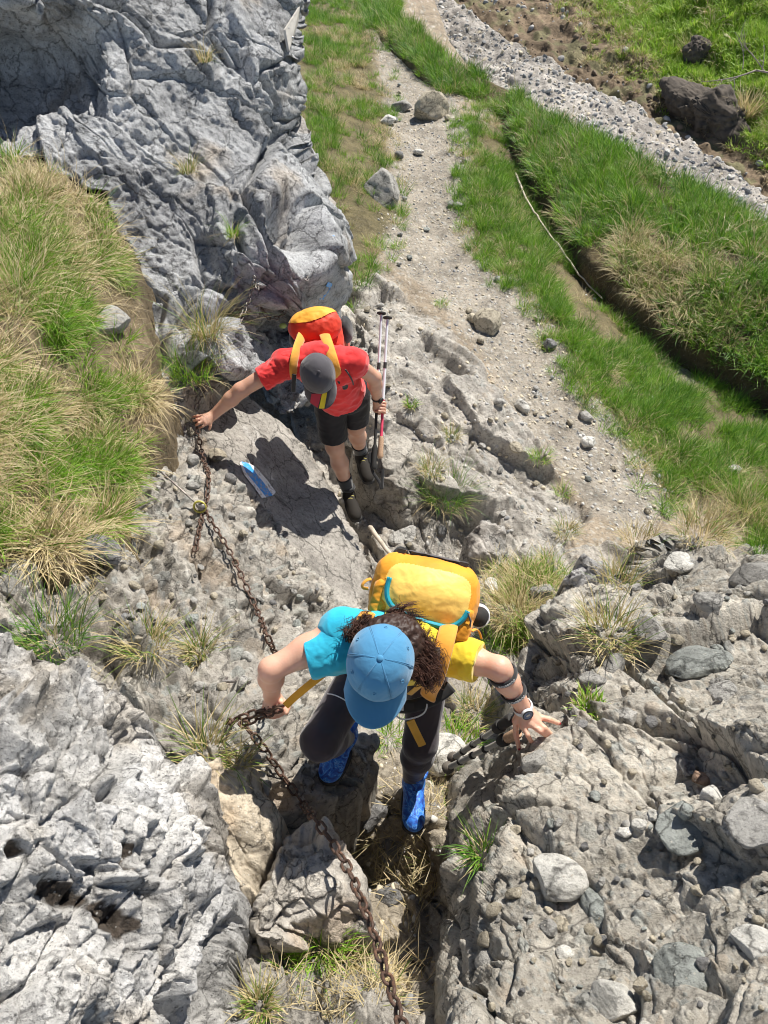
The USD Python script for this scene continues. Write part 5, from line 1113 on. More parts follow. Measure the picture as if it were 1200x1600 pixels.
def shoe(T, heel, fwd, up, L, upper, sole, collar, lace, ankle, laces=True):
    """A shoe from its heel: sole, upper, collar and laces."""
    X = frame(up, fwd)
    q = lambda x, y, z: heel + np.array([x, y, z]) @ X
    def f_sole(P):
        l = (P - heel) @ X.T
        w = 0.036 + 0.014 * np.clip(l[..., 1] / L, 0, 1) - 0.006 * np.cos(l[..., 1] / L * 2 * np.pi)
        ends = np.maximum(np.abs(l[..., 1] - L / 2) - L / 2 + 0.035, 0)
        side = np.sqrt(np.maximum(np.abs(l[..., 0]) / w, 0) ** 2.0 + (ends / 0.035) ** 2)
        return np.maximum((side - 1) * 0.03, np.abs(l[..., 2] - 0.012 - 0.012 * np.clip((l[..., 1] / L - .8) * 4, 0, 1)) - 0.014)
    lo = np.min([q(x, y, z) for x in (-.07, .07) for y in (-.02, L + .02) for z in (-.02, .13)], 0); hi = np.max([q(x, y, z) for x in (-.07, .07) for y in (-.02, L + .02) for z in (-.02, .13)], 0)
    it = [e_(q(0, L * .78, .040), X, (.046, L * .22, .036), .03), e_(q(0, L * .5, .052), X, (.043, L * .28, .042), .03), e_(q(0, L * .2, .055), X, (.038, L * .20, .052), .03), c_(q(0, L * .22, .05), q(0, L * .20, .115), .040, .040, .03)]
    m = T.part('shoe', blend(it, 0.004), upper, smooth=True)
    T.part('sole', sdf_mesh(f_sole, lo, hi, 0.004), sole, parent=m, smooth=40)
    T.part('collar', ring(q(0, L * .20, .135), X[2], .040, .010, flat=1.6), collar, parent=m, smooth=True)
    if laces:
        for k in range(5):
            y = L * (.36 + .085 * k); z = .098 - .0085 * k - .004 * (k > 3)
            T.part('lace', tube(curve([q(-.028, y, z - .016), q(-.012, y + .006, z), q(.012, y - .004, z + .002), q(.028, y + .004, z - .016)], 10)[0], .0035, 6), lace, parent=m, smooth=True)
    return q
def cap(T, c, X, crown_mat, brim_mat, R, brim_len, seams=True, drop=0.0):
    """A peaked cap: six-panelled crown with button and eyelets, curved brim."""
    q = lambda x, y, z: c + np.array([x, y, z]) @ X
    th, ph = np.meshgrid(np.linspace(0, np.pi / 2 * 1.04, 34), np.linspace(0, 2 * np.pi, 97)[:-1], indexing='ij')
    sq = 0.86
    x, y, z = np.sin(th) ** sq * np.sin(ph), np.sin(th) ** sq * np.cos(ph), np.cos(th) ** 0.9 * (np.cos(th) > 0) - 0.06 * (th > np.pi / 2)
    groove = np.exp(-((((ph / (np.pi / 3)) % 1.0) - 0.5) / 0.035) ** 2) * np.sin(th) if seams else 0 * th
    puff = 1 + 0.016 * np.cos(3 * 2 * ph + np.pi) * 0 + 0.012 * (0.5 - np.abs(((ph / (np.pi / 3)) % 1.0) - 0.5)) * -1 - 0.012 * groove
    V = np.stack([x * puff * R[0], y * puff * R[1], z * R[2]], -1)
    wr = 0.012 * (fbm(V * 16 + 3, 3, 5) - 0.5) * np.clip(th - 0.35, 0, 1); V *= (1 + wr / 0.1)[..., None]
    n, m = th.shape; idx = np.arange(n * m).reshape(n, m); nx = np.roll(idx, -1, 1)
    f = np.vstack([np.stack([idx[:-1], idx[1:], nx[1:]], -1).reshape(-1, 3), np.stack([idx[:-1], nx[1:], nx[:-1]], -1).reshape(-1, 3)])
    p = T.part('cap', (V.reshape(-1, 3) @ X + c, f), crown_mat, smooth=True)
    u, s = np.meshgrid(np.linspace(-1, 1, 33), np.linspace(0, 1, 12), indexing='ij')
    a = u * 1.12
    bx = np.sin(a) * R[0] * (1.0 + 0.06 * s); by = np.cos(a) * R[1] * 0.97 + s * brim_len * np.cos(u * 1.25) ** 0.55
    bz = -0.006 - 0.020 * (u ** 2) * (0.5 + s) - 0.018 * s - drop * s
    top = np.stack([bx, by, bz], -1); bot = top - np.array([0, 0, 0.004])
    k = u.size; i = np.arange(k).reshape(u.shape)
    qd = lambda A: np.vstack([np.stack([A[:-1, :-1], A[1:, :-1], A[1:, 1:]], -1).reshape(-1, 3), np.stack([A[:-1, :-1], A[1:, 1:], A[:-1, 1:]], -1).reshape(-1, 3)])
    edge = np.r_[i[0, :], i[1:, -1], i[-1, -2::-1], i[-2:0:-1, 0]]; e2 = np.roll(edge, -1)
    f = np.vstack([qd(i), qd(i)[:, ::-1] + k, np.stack([edge, e2, e2 + k], 1), np.stack([edge, e2 + k, edge + k], 1)])
    T.part('brim', (np.vstack([top.reshape(-1, 3), bot.reshape(-1, 3)]) @ X + c, f), brim_mat, parent=p, smooth=40)
    b = trimesh.creation.icosphere(2, 0.009); T.part('button', ((b.vertices * [1, 1, .5]) @ X + q(0, 0, R[2] + .001), b.faces), crown_mat, parent=p, smooth=True)
    if seams:
        for kk in range(6):
            ph0 = np.pi / 3 * (kk + 0.5)
            t_ = np.linspace(0.10, 1.5, 14)
            for dd in (-0.025, 0.025):
                pts = np.stack([np.sin(t_) ** sq * np.sin(ph0 + dd) * R[0] * .995, np.sin(t_) ** sq * np.cos(ph0 + dd) * R[1] * .995, np.cos(t_) ** .9 * R[2]], 1)
                T.part('seam', tube(pts @ X + c, 0.0011, 5), crown_mat, parent=p, smooth=True)
            ph1 = np.pi / 3 * kk; t1 = 0.95
            e = np.array([np.sin(t1) ** sq * np.sin(ph1) * R[0], np.sin(t1) ** sq * np.cos(ph1) * R[1], np.cos(t1) ** .9 * R[2]])
            T.part('eyelet', ring(e @ X + c + unit(e @ X) * .001, e @ X, .0042, .0014, 12, sides=5), brim_mat, parent=p, smooth=True)
    return p, q
def patch(m, on, off):
    """The part of a surface where on(v) holds, lifted by off: a panel sewn on."""
    v, f = m; n = normals(m)
    keep = on(v[f].mean(1)); f = f[keep]; u, inv = np.unique(f, return_inverse=True)
    return v[u] + n[u] * off, inv.reshape(-1, 3)

# ---- the front hiker: blue cap, cyan and yellow shirt, black tights
hd = U(594, 1036, 2.20)
HX = frame(unit(EYE - hd) + 0.10 * CU, -CU - 0.17 * CR)
neck = U(613, 1006, 2.36)
shL, elL, wrL = U(536, 988, 2.38), U(423, 1046, 2.33), U(425, 1086, 2.55)
shR, elR, wrR = U(692, 1018, 2.52), U(780, 1044, 2.42), U(819, 1108, 2.545)
hpL, hpR, hpC = U(590, 1010, 2.84), U(672, 1018, 2.86), U(630, 1003, 2.84)
knL, anL = U(500, 1158, 2.60), U(538, 1152, 2.96)
knR, anR = U(657, 1160, 2.93), U(645, 1212, 3.14)
chest = U(622, 1012, 2.50)
TX = frame(unit(neck - hpC), CU)             # torso: right, back, up
fist = U(430, 1106, 2.57)
body = [c_(hd - HX[2] * .05 - HX[1] * .02, neck, .052, .058, .03)] + head_items(hd, HX, 0.95) + [
    e_(chest, TX, (.160, .105, .16), .05), e_((chest + hpC) / 2, TX, (.130, .095, .16), .05), e_(hpC, TX, (.150, .110, .12), .05),
    c_(neck, shL, .05, .055, .04), c_(neck, shR, .05, .055, .04), c_(chest, shL, .08, .058, .05), c_(chest, shR, .08, .058, .05),
    c_(shL, elL * .5 + shL * .5, .050, .045, .03), c_(elL * .5 + shL * .5, elL, .045, .035, .03), c_(elL, elL * .68 + wrL * .32, .035, .038, .02), c_(elL * .68 + wrL * .32, wrL, .038, .026, .02),
    c_(shR, elR * .5 + shR * .5, .050, .045, .03), c_(elR * .5 + shR * .5, elR, .045, .036, .03), c_(elR, elR * .68 + wrR * .32, .036, .038, .02), c_(elR * .68 + wrR * .32, wrR, .038, .025, .02),
    c_(hpL, knL, .080, .058, .04), c_(knL, knL * .6 + anL * .4, .056, .055, .03), c_(knL * .6 + anL * .4, anL, .055, .036, .03),
    c_(hpR, knR, .080, .058, .04), c_(knR, knR * .6 + anR * .4, .056, .056, .03), c_(knR * .6 + anR * .4, anR, .056, .037, .03)]
# open hand on the rock (pinky, ring, middle, index, thumb)
kn = U([841, 838, 829, 817, 806], [1120, 1127, 1131, 1135, 1126], [2.545, 2.53, 2.525, 2.53, 2.56])
md = U([858, 851, 844, 824, 806], [1124, 1138, 1142, 1148, 1148], [2.535, 2.52, 2.515, 2.52, 2.57])
tp = U([873, 862, 857, 831, 811], [1130, 1148, 1152, 1160, 1169], [2.57, 2.565, 2.56, 2.565, 2.59])
body += hand_items(wrR, kn, md, tp, 0.0096)
# fist round the chain: palm behind, fingers curling over it
ca = unit(U(441, 1103, 2.53) - U(386, 1121, 2.57))            # chain axis
pv = unit(EYE - fist); ps = np.cross(ca, pv); ps = ps * np.sign(ps @ CU)
body += [c_(wrL, fist - pv * .010 + ps * .012, .024, .030, .02), e_(fist - pv * .022 - ps * .002, np.stack([ca, ps, pv]), (.040, .030, .018), .02)]
for j in range(4):
    o = fist + ca * (.027 - .018 * j)
    k0 = o + ps * .030 + pv * .006; k1 = o + ps * .014 + pv * .030; k2 = o - ps * .016 + pv * .026; k3 = o - ps * .024 + pv * .002
    if j == 3: k1, k2 = k1 - pv * .003, k2 - pv * .003
    body += [c_(fist - pv * .012 + ps * .02 + ca * (.02 - .013 * j), k0, .014, .0105, .008), c_(k0, k1, .0098, .0090, .003), c_(k1, k2, .0090, .0084, .003), c_(k2, k3, .0084, .0072, .003)]
body += [c_(fist - pv * .015 + ca * .030, fist + ca * .045 - ps * .012 + pv * .006, .015, .0105, .008), c_(fist + ca * .045 - ps * .012 + pv * .006, fist + ca * .034 - ps * .030 + pv * .020, .0102, .0082, .003)]
WOMAN = Thing('person', U(640, 1290, 3.17), 'climbing hiker in blue cap, cyan and yellow shirt, black tights, one fist on the chain', 'person')
WOMAN.part('body', blend(body, 0.0045, smooth=1), 'fair_skin', smooth=True)
for sx in (-1, 1):
    for r0, mm, dy in ((.011, 'eye_white', .076), (.006, 'iris', .083)):
        b = trimesh.creation.icosphere(2, r0); WOMAN.part('eye' if dy < .08 else 'iris', (b.vertices + hd + np.array([sx * .030, dy, -.002]) @ HX, b.faces), mm, smooth=True)
def nail(T, a, b, out, matn='red_nail', r=.0058):
    X = frame(out, b - a); s = trimesh.creation.icosphere(1, 1.0)
    T.part('fingernail', ((np.array(s.vertices) * [r * .8, r * 1.15, .0022]) @ X + b + unit(out) * .0064 - unit(b - a) * .001, s.faces), matn, smooth=True)
for j in range(5): nail(WOMAN, md[j], tp[j], unit(unit(EYE - tp[j]) + 0.5 * unit(tp[j] - md[j])))
# shirt with one cyan and one yellow sleeve
T_ = WOMAN
def sleeve(T, sh, el, fr, r0, r1, matn, extra, seed, h=.005, amp=.012):
    ax = unit(el - sh); cuff = sh + (el - sh) * fr
    m = blend([c_(sh, cuff + ax * .05, r0, r1, .02)] + extra, h, cut=[(cuff, ax)], smooth=1)
    p = T.part('sleeve', wrinkle(m, amp, 18, seed), matn, smooth=True)
    T.part('hem', ring(cuff - ax * .004, ax, r1 + .0015, .003, flat=2.2), matn, parent=p, smooth=True)
    return p
shirt = [e_(chest, TX, (.172, .118, .175), .05), e_((chest + hpC) / 2, TX, (.145, .112, .18), .05), c_(neck, shL, .058, .064, .04), c_(neck, shR, .058, .064, .04), c_(chest, shL, .088, .066, .05), c_(chest, shR, .088, .066, .05)]
shp = WOMAN.part('shirt', wrinkle(blend(shirt, .005, cut=[(neck + TX[2] * .08, TX[2]), (neck - CR * .025, -CR)], smooth=1), .014, 10, 3), 'yellow_shirt', smooth=True)
WOMAN.part('shirt_panel', wrinkle(blend(shirt, .005, cut=[(neck + TX[2] * .08, TX[2]), (neck - CR * .025, CR)], smooth=1), .014, 10, 3), 'cyan_shirt', parent=shp, smooth=True, label='cyan half of the shirt')
cy = sleeve(WOMAN, shL + (neck - shL) * .75, elL, .66, .074, .058, 'cyan_shirt', [e_(shL, TX, (.072, .070, .074), .03)], 1)
ye = sleeve(WOMAN, shR + (neck - shR) * .1, elR, .66, .072, .062, 'yellow_shirt', [e_(shR, TX, (.068, .066, .068), .03)], 2)
# small round emblem on the yellow sleeve
ec = U(716, 1034, 2.30); axm = unit(elR - shR)
base = shR + axm * (axm @ (ec - shR)); nd = unit(EYE - base); nd = unit(nd - axm * (nd @ axm)); nd = unit(nd + 0.15 * np.cross(axm, nd)); ep = base + nd * .0695
WOMAN.part('emblem', ring(ep, nd, .0085, .0009, 24, sides=5, ry=.0125), 'black_strap', parent=ye, smooth=True)
WOMAN.part('emblem_mark', tube([ep + CU * .008, ep + CR * .004 + CU * .002, ep - CR * .004 - CU * .002, ep + CR * .004 - CU * .007], .0009, 5), 'black_strap', parent=ye, smooth=True)
# tights
legL = [c_(hpL, knL, .086, .063, .04), c_(knL, knL * .6 + anL * .4, .061, .059, .03), c_(knL * .6 + anL * .4, anL, .059, .040, .03)]
legR = [c_(hpR, knR, .086, .063, .04), c_(knR, knR * .6 + anR * .4, .061, .060, .03), c_(knR * .6 + anR * .4, anR, .060, .041, .03)]
tg = WOMAN.part('tights', wrinkle(blend([e_(hpC, TX, (.158, .118, .13), .05)] + legL + legR, .0055, smooth=1), .004, 14, 6), 'black_tights', smooth=True)
def stripe(a, b, fr, r, span, parent, facing):
    ax = unit(b - a); c = a + (b - a) * fr
    f0 = unit(facing - ax * (facing @ ax)); s0 = np.cross(ax, f0); an = np.linspace(-span, span, 14)
    p = c + r * (np.cos(an)[:, None] * f0 + np.sin(an)[:, None] * s0)
    WOMAN.part('reflective_stripe', tube(p, .0022, 6), 'white_print', parent=parent, smooth=True)
stripe(hpL, knL, .66, .0720, .75, tg, EYE - knL - CR * .8 ); stripe(hpL, knL, .97, .066, .3, tg, EYE - knL - CR * 1.4); stripe(hpR, knR, .93, .066, .8, tg, EYE - knR + CR * .2)
# shoes
upz = np.array([0, 0, 1.0])
fL = U(549, 1152, 3.06); fL[2] = anL[2] - .085
shoe(WOMAN, fL + np.array([0, .03, 0]), np.array([-.38, -1, -.12]), upz, .255, 'blue_shoe', 'black_rubber', 'blue_shoe', 'black_strap', anL)
fR = anR + np.array([0.0, .055, -.10])
shoe(WOMAN, fR, np.array([-.02, -1, -.08]), upz + .1 * CR, .26, 'blue_shoe', 'black_rubber', 'blue_shoe', 'black_strap', anR)
# cap and hair
cp, cq = cap(WOMAN, hd + HX[2] * .012, HX, 'blue_cap', 'blue_cap', (.096, .109, .120), .078)
rh = np.random.default_rng(8)
hm, ht = [], []
back = -HX[1]
for k in range(64):
    a = rh.uniform(-1.0, 1.95)                                     # round the back of the head; falls over to the right of the picture
    d = unit(back * math.cos(a) + CR * math.sin(a))
    st = hd + d * rh.uniform(.080, .096) - HX[2] * rh.uniform(-.004, .03)
    ln = rh.uniform(.08, .125) * (1.0 if a > -.2 else .8)
    pull = CR * (.60 if a > -.35 else -.15) - CU * (.45 if a > .5 else .15)
    m0 = unit(d * .9 + pull * .5 + rh.normal(0, .12, 3)); m1 = unit(d * .1 + pull * .6 - CB * .8 + rh.normal(0, .15, 3))
    s = np.linspace(0, 1, 16)
    ctr = st + np.outer(s * ln * .75, m0) * (1 - .45 * s)[:, None] + np.outer(s ** 1.6 * ln * .7, m1)
    u1 = unit(np.cross(m0, CB) + rh.normal(0, .3, 3)); u2 = unit(np.cross(u1, m0)); fr, ph = rh.uniform(11, 19), rh.uniform(0, 6.28)
    ctr = ctr + (.013 * s ** .7 * np.sin(fr * s + ph))[:, None] * u1 + (.010 * s ** .7 * np.cos(fr * s + ph))[:, None] * u2
    shade = rh.uniform(.6, 1.5)
    for j in range(26):
        o = rh.normal(0, .0072, 3); ph2 = rh.uniform(-.5, .5)
        p = ctr + np.outer(.35 + s * 1.1, o) + (.004 * s * np.sin(fr * 1.3 * s + ph + ph2 * 3))[:, None] * u2
        v, f = tube(p, np.r_[np.full(10, .0013), np.linspace(.0012, .0005, 6)], 3)
        hm.append((v, f)); ht.append(np.repeat([np.array([.052, .022, .014]) * shade * rh.uniform(.7, 1.35)], len(v), 0))
v, f = join(hm)
WOMAN.part('hair', (v, f), 'hair', smooth=True, color=np.vstack(ht), label='long dark brown wavy hair spilling out behind the cap', kind='stuff')
hb = blend([e_(hd - HX[1] * .014 - HX[2] * .022, HX, (.090, .096, .082), .02), e_(hd + CR * .070 + CU * .050 - CB * .050, HX, (.050, .058, .045), .05), e_(hd + CR * .035 + CU * .085 - CB * .045, HX, (.055, .038, .040), .05)], .005)
hb = wrinkle(hb, .018, 60, 5)
WOMAN.part('hair_mass', hb, 'hair', smooth=True, color=tone(len(hb[0]), (.030, .014, .009)))
# elbow straps with lettering, watch
def band(T, a, b, fr, r, w, text, twist):
    ax = unit(b - a); c = a + (b - a) * fr
    p = T.part('arm_strap', ring(c, ax, r + .003, .0045, 40, flat=w / .009), 'black_strap', smooth=True)
    if text:
        tm = meshkit.text_mesh(text, .0085, .0006); tv = np.array(tm.vertices); tv[:, 0] -= tv[:, 0].mean(); tv[:, 1] -= .0042
        f0 = unit(EYE - c); f0 = unit(f0 - ax * (f0 @ ax)); s0 = np.cross(f0, ax) ; s0 *= np.sign(s0 @ CR)
        up_ = -ax
        an = tv[:, 0] / (r + .0075) + twist
        v = c + (r + .0076 + tv[:, 2])[:, None] * (np.cos(an)[:, None] * f0 + np.sin(an)[:, None] * s0) + tv[:, 1:2] * up_
        T.part('lettering', (v, tm.faces), 'white_print', parent=p, smooth=False)
band(WOMAN, elR, wrR, .15, .0400, .024, 'KOISEROC', -.1)
band(WOMAN, elR, wrR, .56, .0365, .022, 'KOISEROC', -.1)
wa = unit(wrR - elR); wc = wrR - wa * .012
wf = unit(EYE - wc); wf = unit(wf - wa * (wf @ wa))
wp = WOMAN.part('watch', ring(wc, wa, .0315, .003, 36, flat=3.2), 'silver_plastic', smooth=True)
X = frame(wf, wa)
def disc(c, X, r, h, n=28): 
    m = trimesh.creation.cylinder(r, h, sections=n); return np.array(m.vertices) @ X + c, np.array(m.faces)
WOMAN.part('watch_case', disc(wc + wf * .034, X, .0205, .010), 'silver_plastic', parent=wp, smooth=40)
WOMAN.part('watch_bezel', ring(wc + wf * .0395, wf, .0172, .0022, 30), 'black_rubber', parent=wp, smooth=True)
WOMAN.part('watch_face', disc(wc + wf * .0395, X, .0162, .0022), 'watch_glass', parent=wp, smooth=40)
WOMAN.part('watch_display', (np.array(trimesh.creation.box([.013, .007, .0006]).vertices) @ X + wc + wf * .0410, trimesh.creation.box([.013, .007, .0006]).faces), 'grey_metal', parent=wp, smooth=False)

# ---- her yellow backpack
PZ = unit(U(660, 934, 2.42) - U(674, 914, 2.88)); PX = frame(PZ, CU - .0 * CR)[0]
PX = unit(CR - .21 * CU); PX = unit(PX - PZ * (PX @ PZ)); PY = np.cross(PZ, PX)
PM = np.stack([PX, PY, PZ]); pc = U(664, 928, 2.64)
def f_pack(P):
    l = (P - pc) @ PM.T
    k = 1 - .10 * np.clip(-l[..., 2] / .23, 0, 1)
    q = np.abs(np.stack([l[..., 0] / k, l[..., 1] / k, l[..., 2] + .02], -1)) - (np.array([.165, .118, .20]) - .05)
    a = np.linalg.norm(np.maximum(q, 0), axis=-1) + np.minimum(q.max(-1), 0) - .05
    lid = np.linalg.norm((l - np.array([.012, .008, .13])) / np.array([.155, .112, .105]), axis=-1) * .105 - .105
    return smin(a, lid, .05)
pk = sdf_mesh(f_pack, pc - .32, pc + .32, .005)
pk = wrinkle(wrinkle(pk, .010, 8, 4), .005, 21, 6)
PACK = Thing('backpack', pc - PZ * .22, 'yellow-orange hiking backpack with teal zip on the front hiker', 'backpack')
PACK.part('pack_body', pk, 'orange_nylon', smooth=True)
loc = lambda v: (v - pc) @ PM.T
def lid_on(v):
    l = loc(v); return (l[:, 2] > .04) & (((np.abs(l[:, 0] - .014) / .136) ** 4.5 + (np.abs(l[:, 1] - .006) / .098) ** 4.5) < 1)
lid = PACK.part('lid_panel', patch(pk, lid_on, .004), 'yellow_nylon', smooth=True)
def base_on(v):
    l = loc(v); return (l[:, 1] > .03) & (l[:, 2] < .03) & (l[:, 2] > -.21) & (np.abs(l[:, 0] - .015) < .105)
PACK.part('front_pocket', patch(pk, base_on, .014), 'grey_nylon', smooth=True)
ptree = cKDTree(np.stack(project(pk[0])[:2], 1)); pt_ = project(pk[0])[2]; pn_ = normals(pk)
def onpack(x, y, lift=.006):
    i = ptree.query_ball_point([x, y], 4) or [ptree.query([x, y])[1]]
    j = i[int(np.argmin(pt_[i]))]; return U(x, y, pt_[j]) + pn_[j] * lift
z1 = [onpack(*p) for p in ((610, 903), (606, 920), (607, 934), (614, 946), (628, 954), (645, 962), (665, 970), (685, 976), (703, 978), (716, 972), (724, 964), (729, 954))]
PACK.part('zip', tube(curve(z1, 60)[0], .0085, 8), 'teal_zip', smooth=True)
zl = [p + unit(EYE - p) * .0075 for p in z1]; PACK.part('zip_teeth', tube(curve(zl, 60)[0], .0022, 5), 'teal_zip', smooth=True)
PACK.part('zip_pull', tube([onpack(727, 956, .012), onpack(731, 966, .016), onpack(730, 976, .014)], .003, 6), 'grey_nylon', smooth=True)
PACK.part('side_pocket', wrinkle(blend([('b', (onpack(590, 935, -.03) - PZ * .07, PM, np.array([.034, .06, .10]), .02), 0)], .005), .018, 18, 3), 'orange_nylon', smooth=True)
PACK.part('side_pocket', wrinkle(blend([('b', (onpack(732, 978, -.03) - PZ * .05, PM, np.array([.030, .055, .10]), .02), 0)], .005), .018, 18, 4), 'orange_nylon', smooth=True)
bt = U(748, 962, 2.62)
PACK.part('water_bottle', tube([bt - PZ * .12, bt - PZ * .02, bt + PZ * .045, bt + PZ * .055], [.034, .034, .032, .016], 18), 'black_rubber', smooth=40, label='dark bottle in the right side pocket')
for k in range(3): PACK.part('bottle_cord', ring(bt + PZ * (.03 - .03 * k), PZ, .036, .0022, 24), 'white_print', smooth=True)
PACK.part('strap_loop', tube(curve([onpack(580, 905, .0), U(571, 908, 2.5), U(566, 915, 2.5), onpack(578, 920)], 14)[0], .006, 6, flat=.4), 'orange_web', smooth=True)
PACK.part('strap_end', tube(curve([onpack(735, 985), U(747, 985, 2.5), U(752, 998, 2.52)], 14)[0], .006, 6, flat=.4), 'orange_web', smooth=True)
PACK.part('compression_strap', tube(curve([onpack(728, 985, .01), onpack(718, 995, .01), onpack(708, 1004, .01)], 14)[0], .008, 6, flat=.3), 'yellow_web', smooth=True)
for x0 in (-.148, .160):                                               # piping down both sides of the lid
    PACK.part('piping', tube(curve([pc + np.array([x0, y, z]) @ PM for y, z in ((-.10, .150), (-.04, .178), (.03, .176), (.09, .150))], 20)[0], .004, 6), 'orange_nylon', smooth=True)
for y0, x0 in ((.085, -.10), (.085, .11)):
    PACK.part('lid_strap', tube(curve([pc + np.array([x0, y, z]) @ PM for y, z in ((.06, .200), (.10, .170), (.127, .10), (.135, .02))], 20)[0], .011, 8, flat=.2, up=PY), 'orange_web', smooth=True)
    PACK.part('strap_buckle', (np.array(trimesh.creation.box([.028, .012, .030]).vertices) @ PM + pc + np.array([x0, .135, .10]) @ PM, trimesh.creation.box([.028, .012, .030]).faces), 'black_rubber', smooth=False)
PACK.part('haul_loop', tube(curve([pc + np.array([x, y, .17]) @ PM for x, y in ((-.03, -.105), (-.02, -.135), (.02, -.135), (.03, -.105))], 16)[0], .007, 6, flat=.5), 'black_strap', smooth=True)
# shoulder straps, chest webbing, hip belt
def on_body(x, y, t): return U(x, y, t)
PACK.part('shoulder_strap', tube(curve([U(700, 985, 2.45), U(694, 1010, 2.33), U(686, 1040, 2.33), U(676, 1068, 2.42), U(668, 1090, 2.55)], 30)[0], .030, 10, flat=.32, up=CB), 'orange_web', smooth=True)
PACK.part('shoulder_strap', tube(curve([U(575, 962, 2.42), U(560, 985, 2.29), U(548, 1010, 2.30), U(540, 1040, 2.42)], 30)[0], .024, 10, flat=.32, up=CB), 'orange_web', smooth=True)
bk = np.array(trimesh.creation.box([.034, .026, .008]).vertices); PACK.part('strap_buckle', (bk @ frame(unit(EYE - U(679, 1018, 2.28)), CU) + U(679, 1018, 2.305), trimesh.creation.box([.034, .026, .008]).faces), 'brown_sole', smooth=False)
PACK.part('strap_webbing', tube(curve([U(679, 1018, 2.30), U(672, 1045, 2.34), U(655, 1072, 2.45), U(640, 1085, 2.55)], 24)[0], .010, 8, flat=.25, up=CB), 'yellow_web', smooth=True)
PACK.part('hip_belt', tube(curve([U(705, 1072, 2.62), U(680, 1090, 2.62), U(650, 1102, 2.62), U(622, 1104, 2.64)], 24)[0], .024, 10, flat=.4, up=CB), 'black_strap', smooth=True)
bb = trimesh.creation.box([.040, .026, .012]); fx = frame(unit(EYE - U(640, 1106, 2.58)), CU)
PACK.part('belt_buckle', (np.array(bb.vertices) @ fx + U(638, 1105, 2.585), bb.faces), 'black_rubber', smooth=False)
PACK.part('buckle_tab', (np.array(bb.vertices) * [.2, .9, .4] @ fx + U(629, 1105, 2.575), bb.faces), 'silver_plastic', smooth=False)
PACK.part('belt_cord', tube(curve([U(618, 1116, 2.62), U(630, 1124, 2.6), U(645, 1122, 2.6), U(660, 1116, 2.6), U(667, 1100, 2.6)], 20)[0], .0028, 6), 'silver_plastic', smooth=True)
PACK.part('belt_tail', tube([U(641, 1126, 2.60), U(649, 1143, 2.65), U(660, 1165, 2.70)], .014, 8, flat=.15, up=CB), 'yellow_web', smooth=30)
PACK.part('lanyard', tube(curve([U(540, 1024, 2.42), U(500, 1057, 2.44), U(470, 1081, 2.48), U(446, 1103, 2.52)], 24)[0], .0125, 8, flat=.14, up=CB), 'yellow_web', smooth=35, label='yellow webbing running from the shoulder strap to the fist')
PACK.part('gear_loop', ring(U(626, 868, 2.72), CB + .5 * CR, .026, .007, 24), 'black_strap', smooth=True)
PACK.part('gear_patch', blend([e_(U(620, 880, 2.70), PM, (.035, .02, .02), .01)], .005), 'orange_web', smooth=True)

# ---- her trekking poles, hanging from the left wrist beside the rock wall
def pole(T, pts, radii, matn): T.part('shaft', tube(pts, radii, 12), matn, smooth=40)
for i, (a, b, lab) in enumerate(((U(797, 1124, 2.62), U(706, 1186, 3.02), 'grey trekking pole hanging from the front hiker\'s wrist, the upper one'), (U(808, 1146, 2.64), U(697, 1201, 2.98), 'grey trekking pole hanging from the front hiker\'s wrist, the lower one with cork grip'))):
    T = Thing('trekking_pole', b, lab, 'trekking pole')
    d = b - a
    T.part('shaft', tube([a + d * .18, a + d * .60], .0095, 12), 'grey_metal', smooth=40)
    T.part('lower_shaft', tube([a + d * .60, a + d * .95], .0115, 12), 'grey_metal', smooth=40)
    for s_ in (.42, .60, .78): T.part('collar', tube([a + d * (s_ - .012), a + d * (s_ + .012)], .0138, 12), 'black_rubber', smooth=40)
    T.part('pole_end', tube([a + d * .93, a + d * .955, a + d * .985, a + d], [.014, .024, .024, .012], 14), 'brown_sole', smooth=40)
    T.part('grip', tube([a - d * .02, a + d * .0, a + d * .12, a + d * .19], [.014, .020, .018, .013], 14), 'cork' if i else 'black_rubber', smooth=40)
    T.part('grip_collar', tube([a + d * .13, a + d * .15, a + d * .21, a + d * .23], [.021, .024, .020, .014], 14), 'black_rubber', smooth=40)
    T.part('wrist_strap', tube(curve([a, a + CU * .03 + CR * .01 + CB * .03, wrR - wa * .03 - wf * .02, wrR - wa * .05 - np.cross(wa, wf) * .035], 16)[0], .009, 8, flat=.3), 'black_strap', smooth=True)

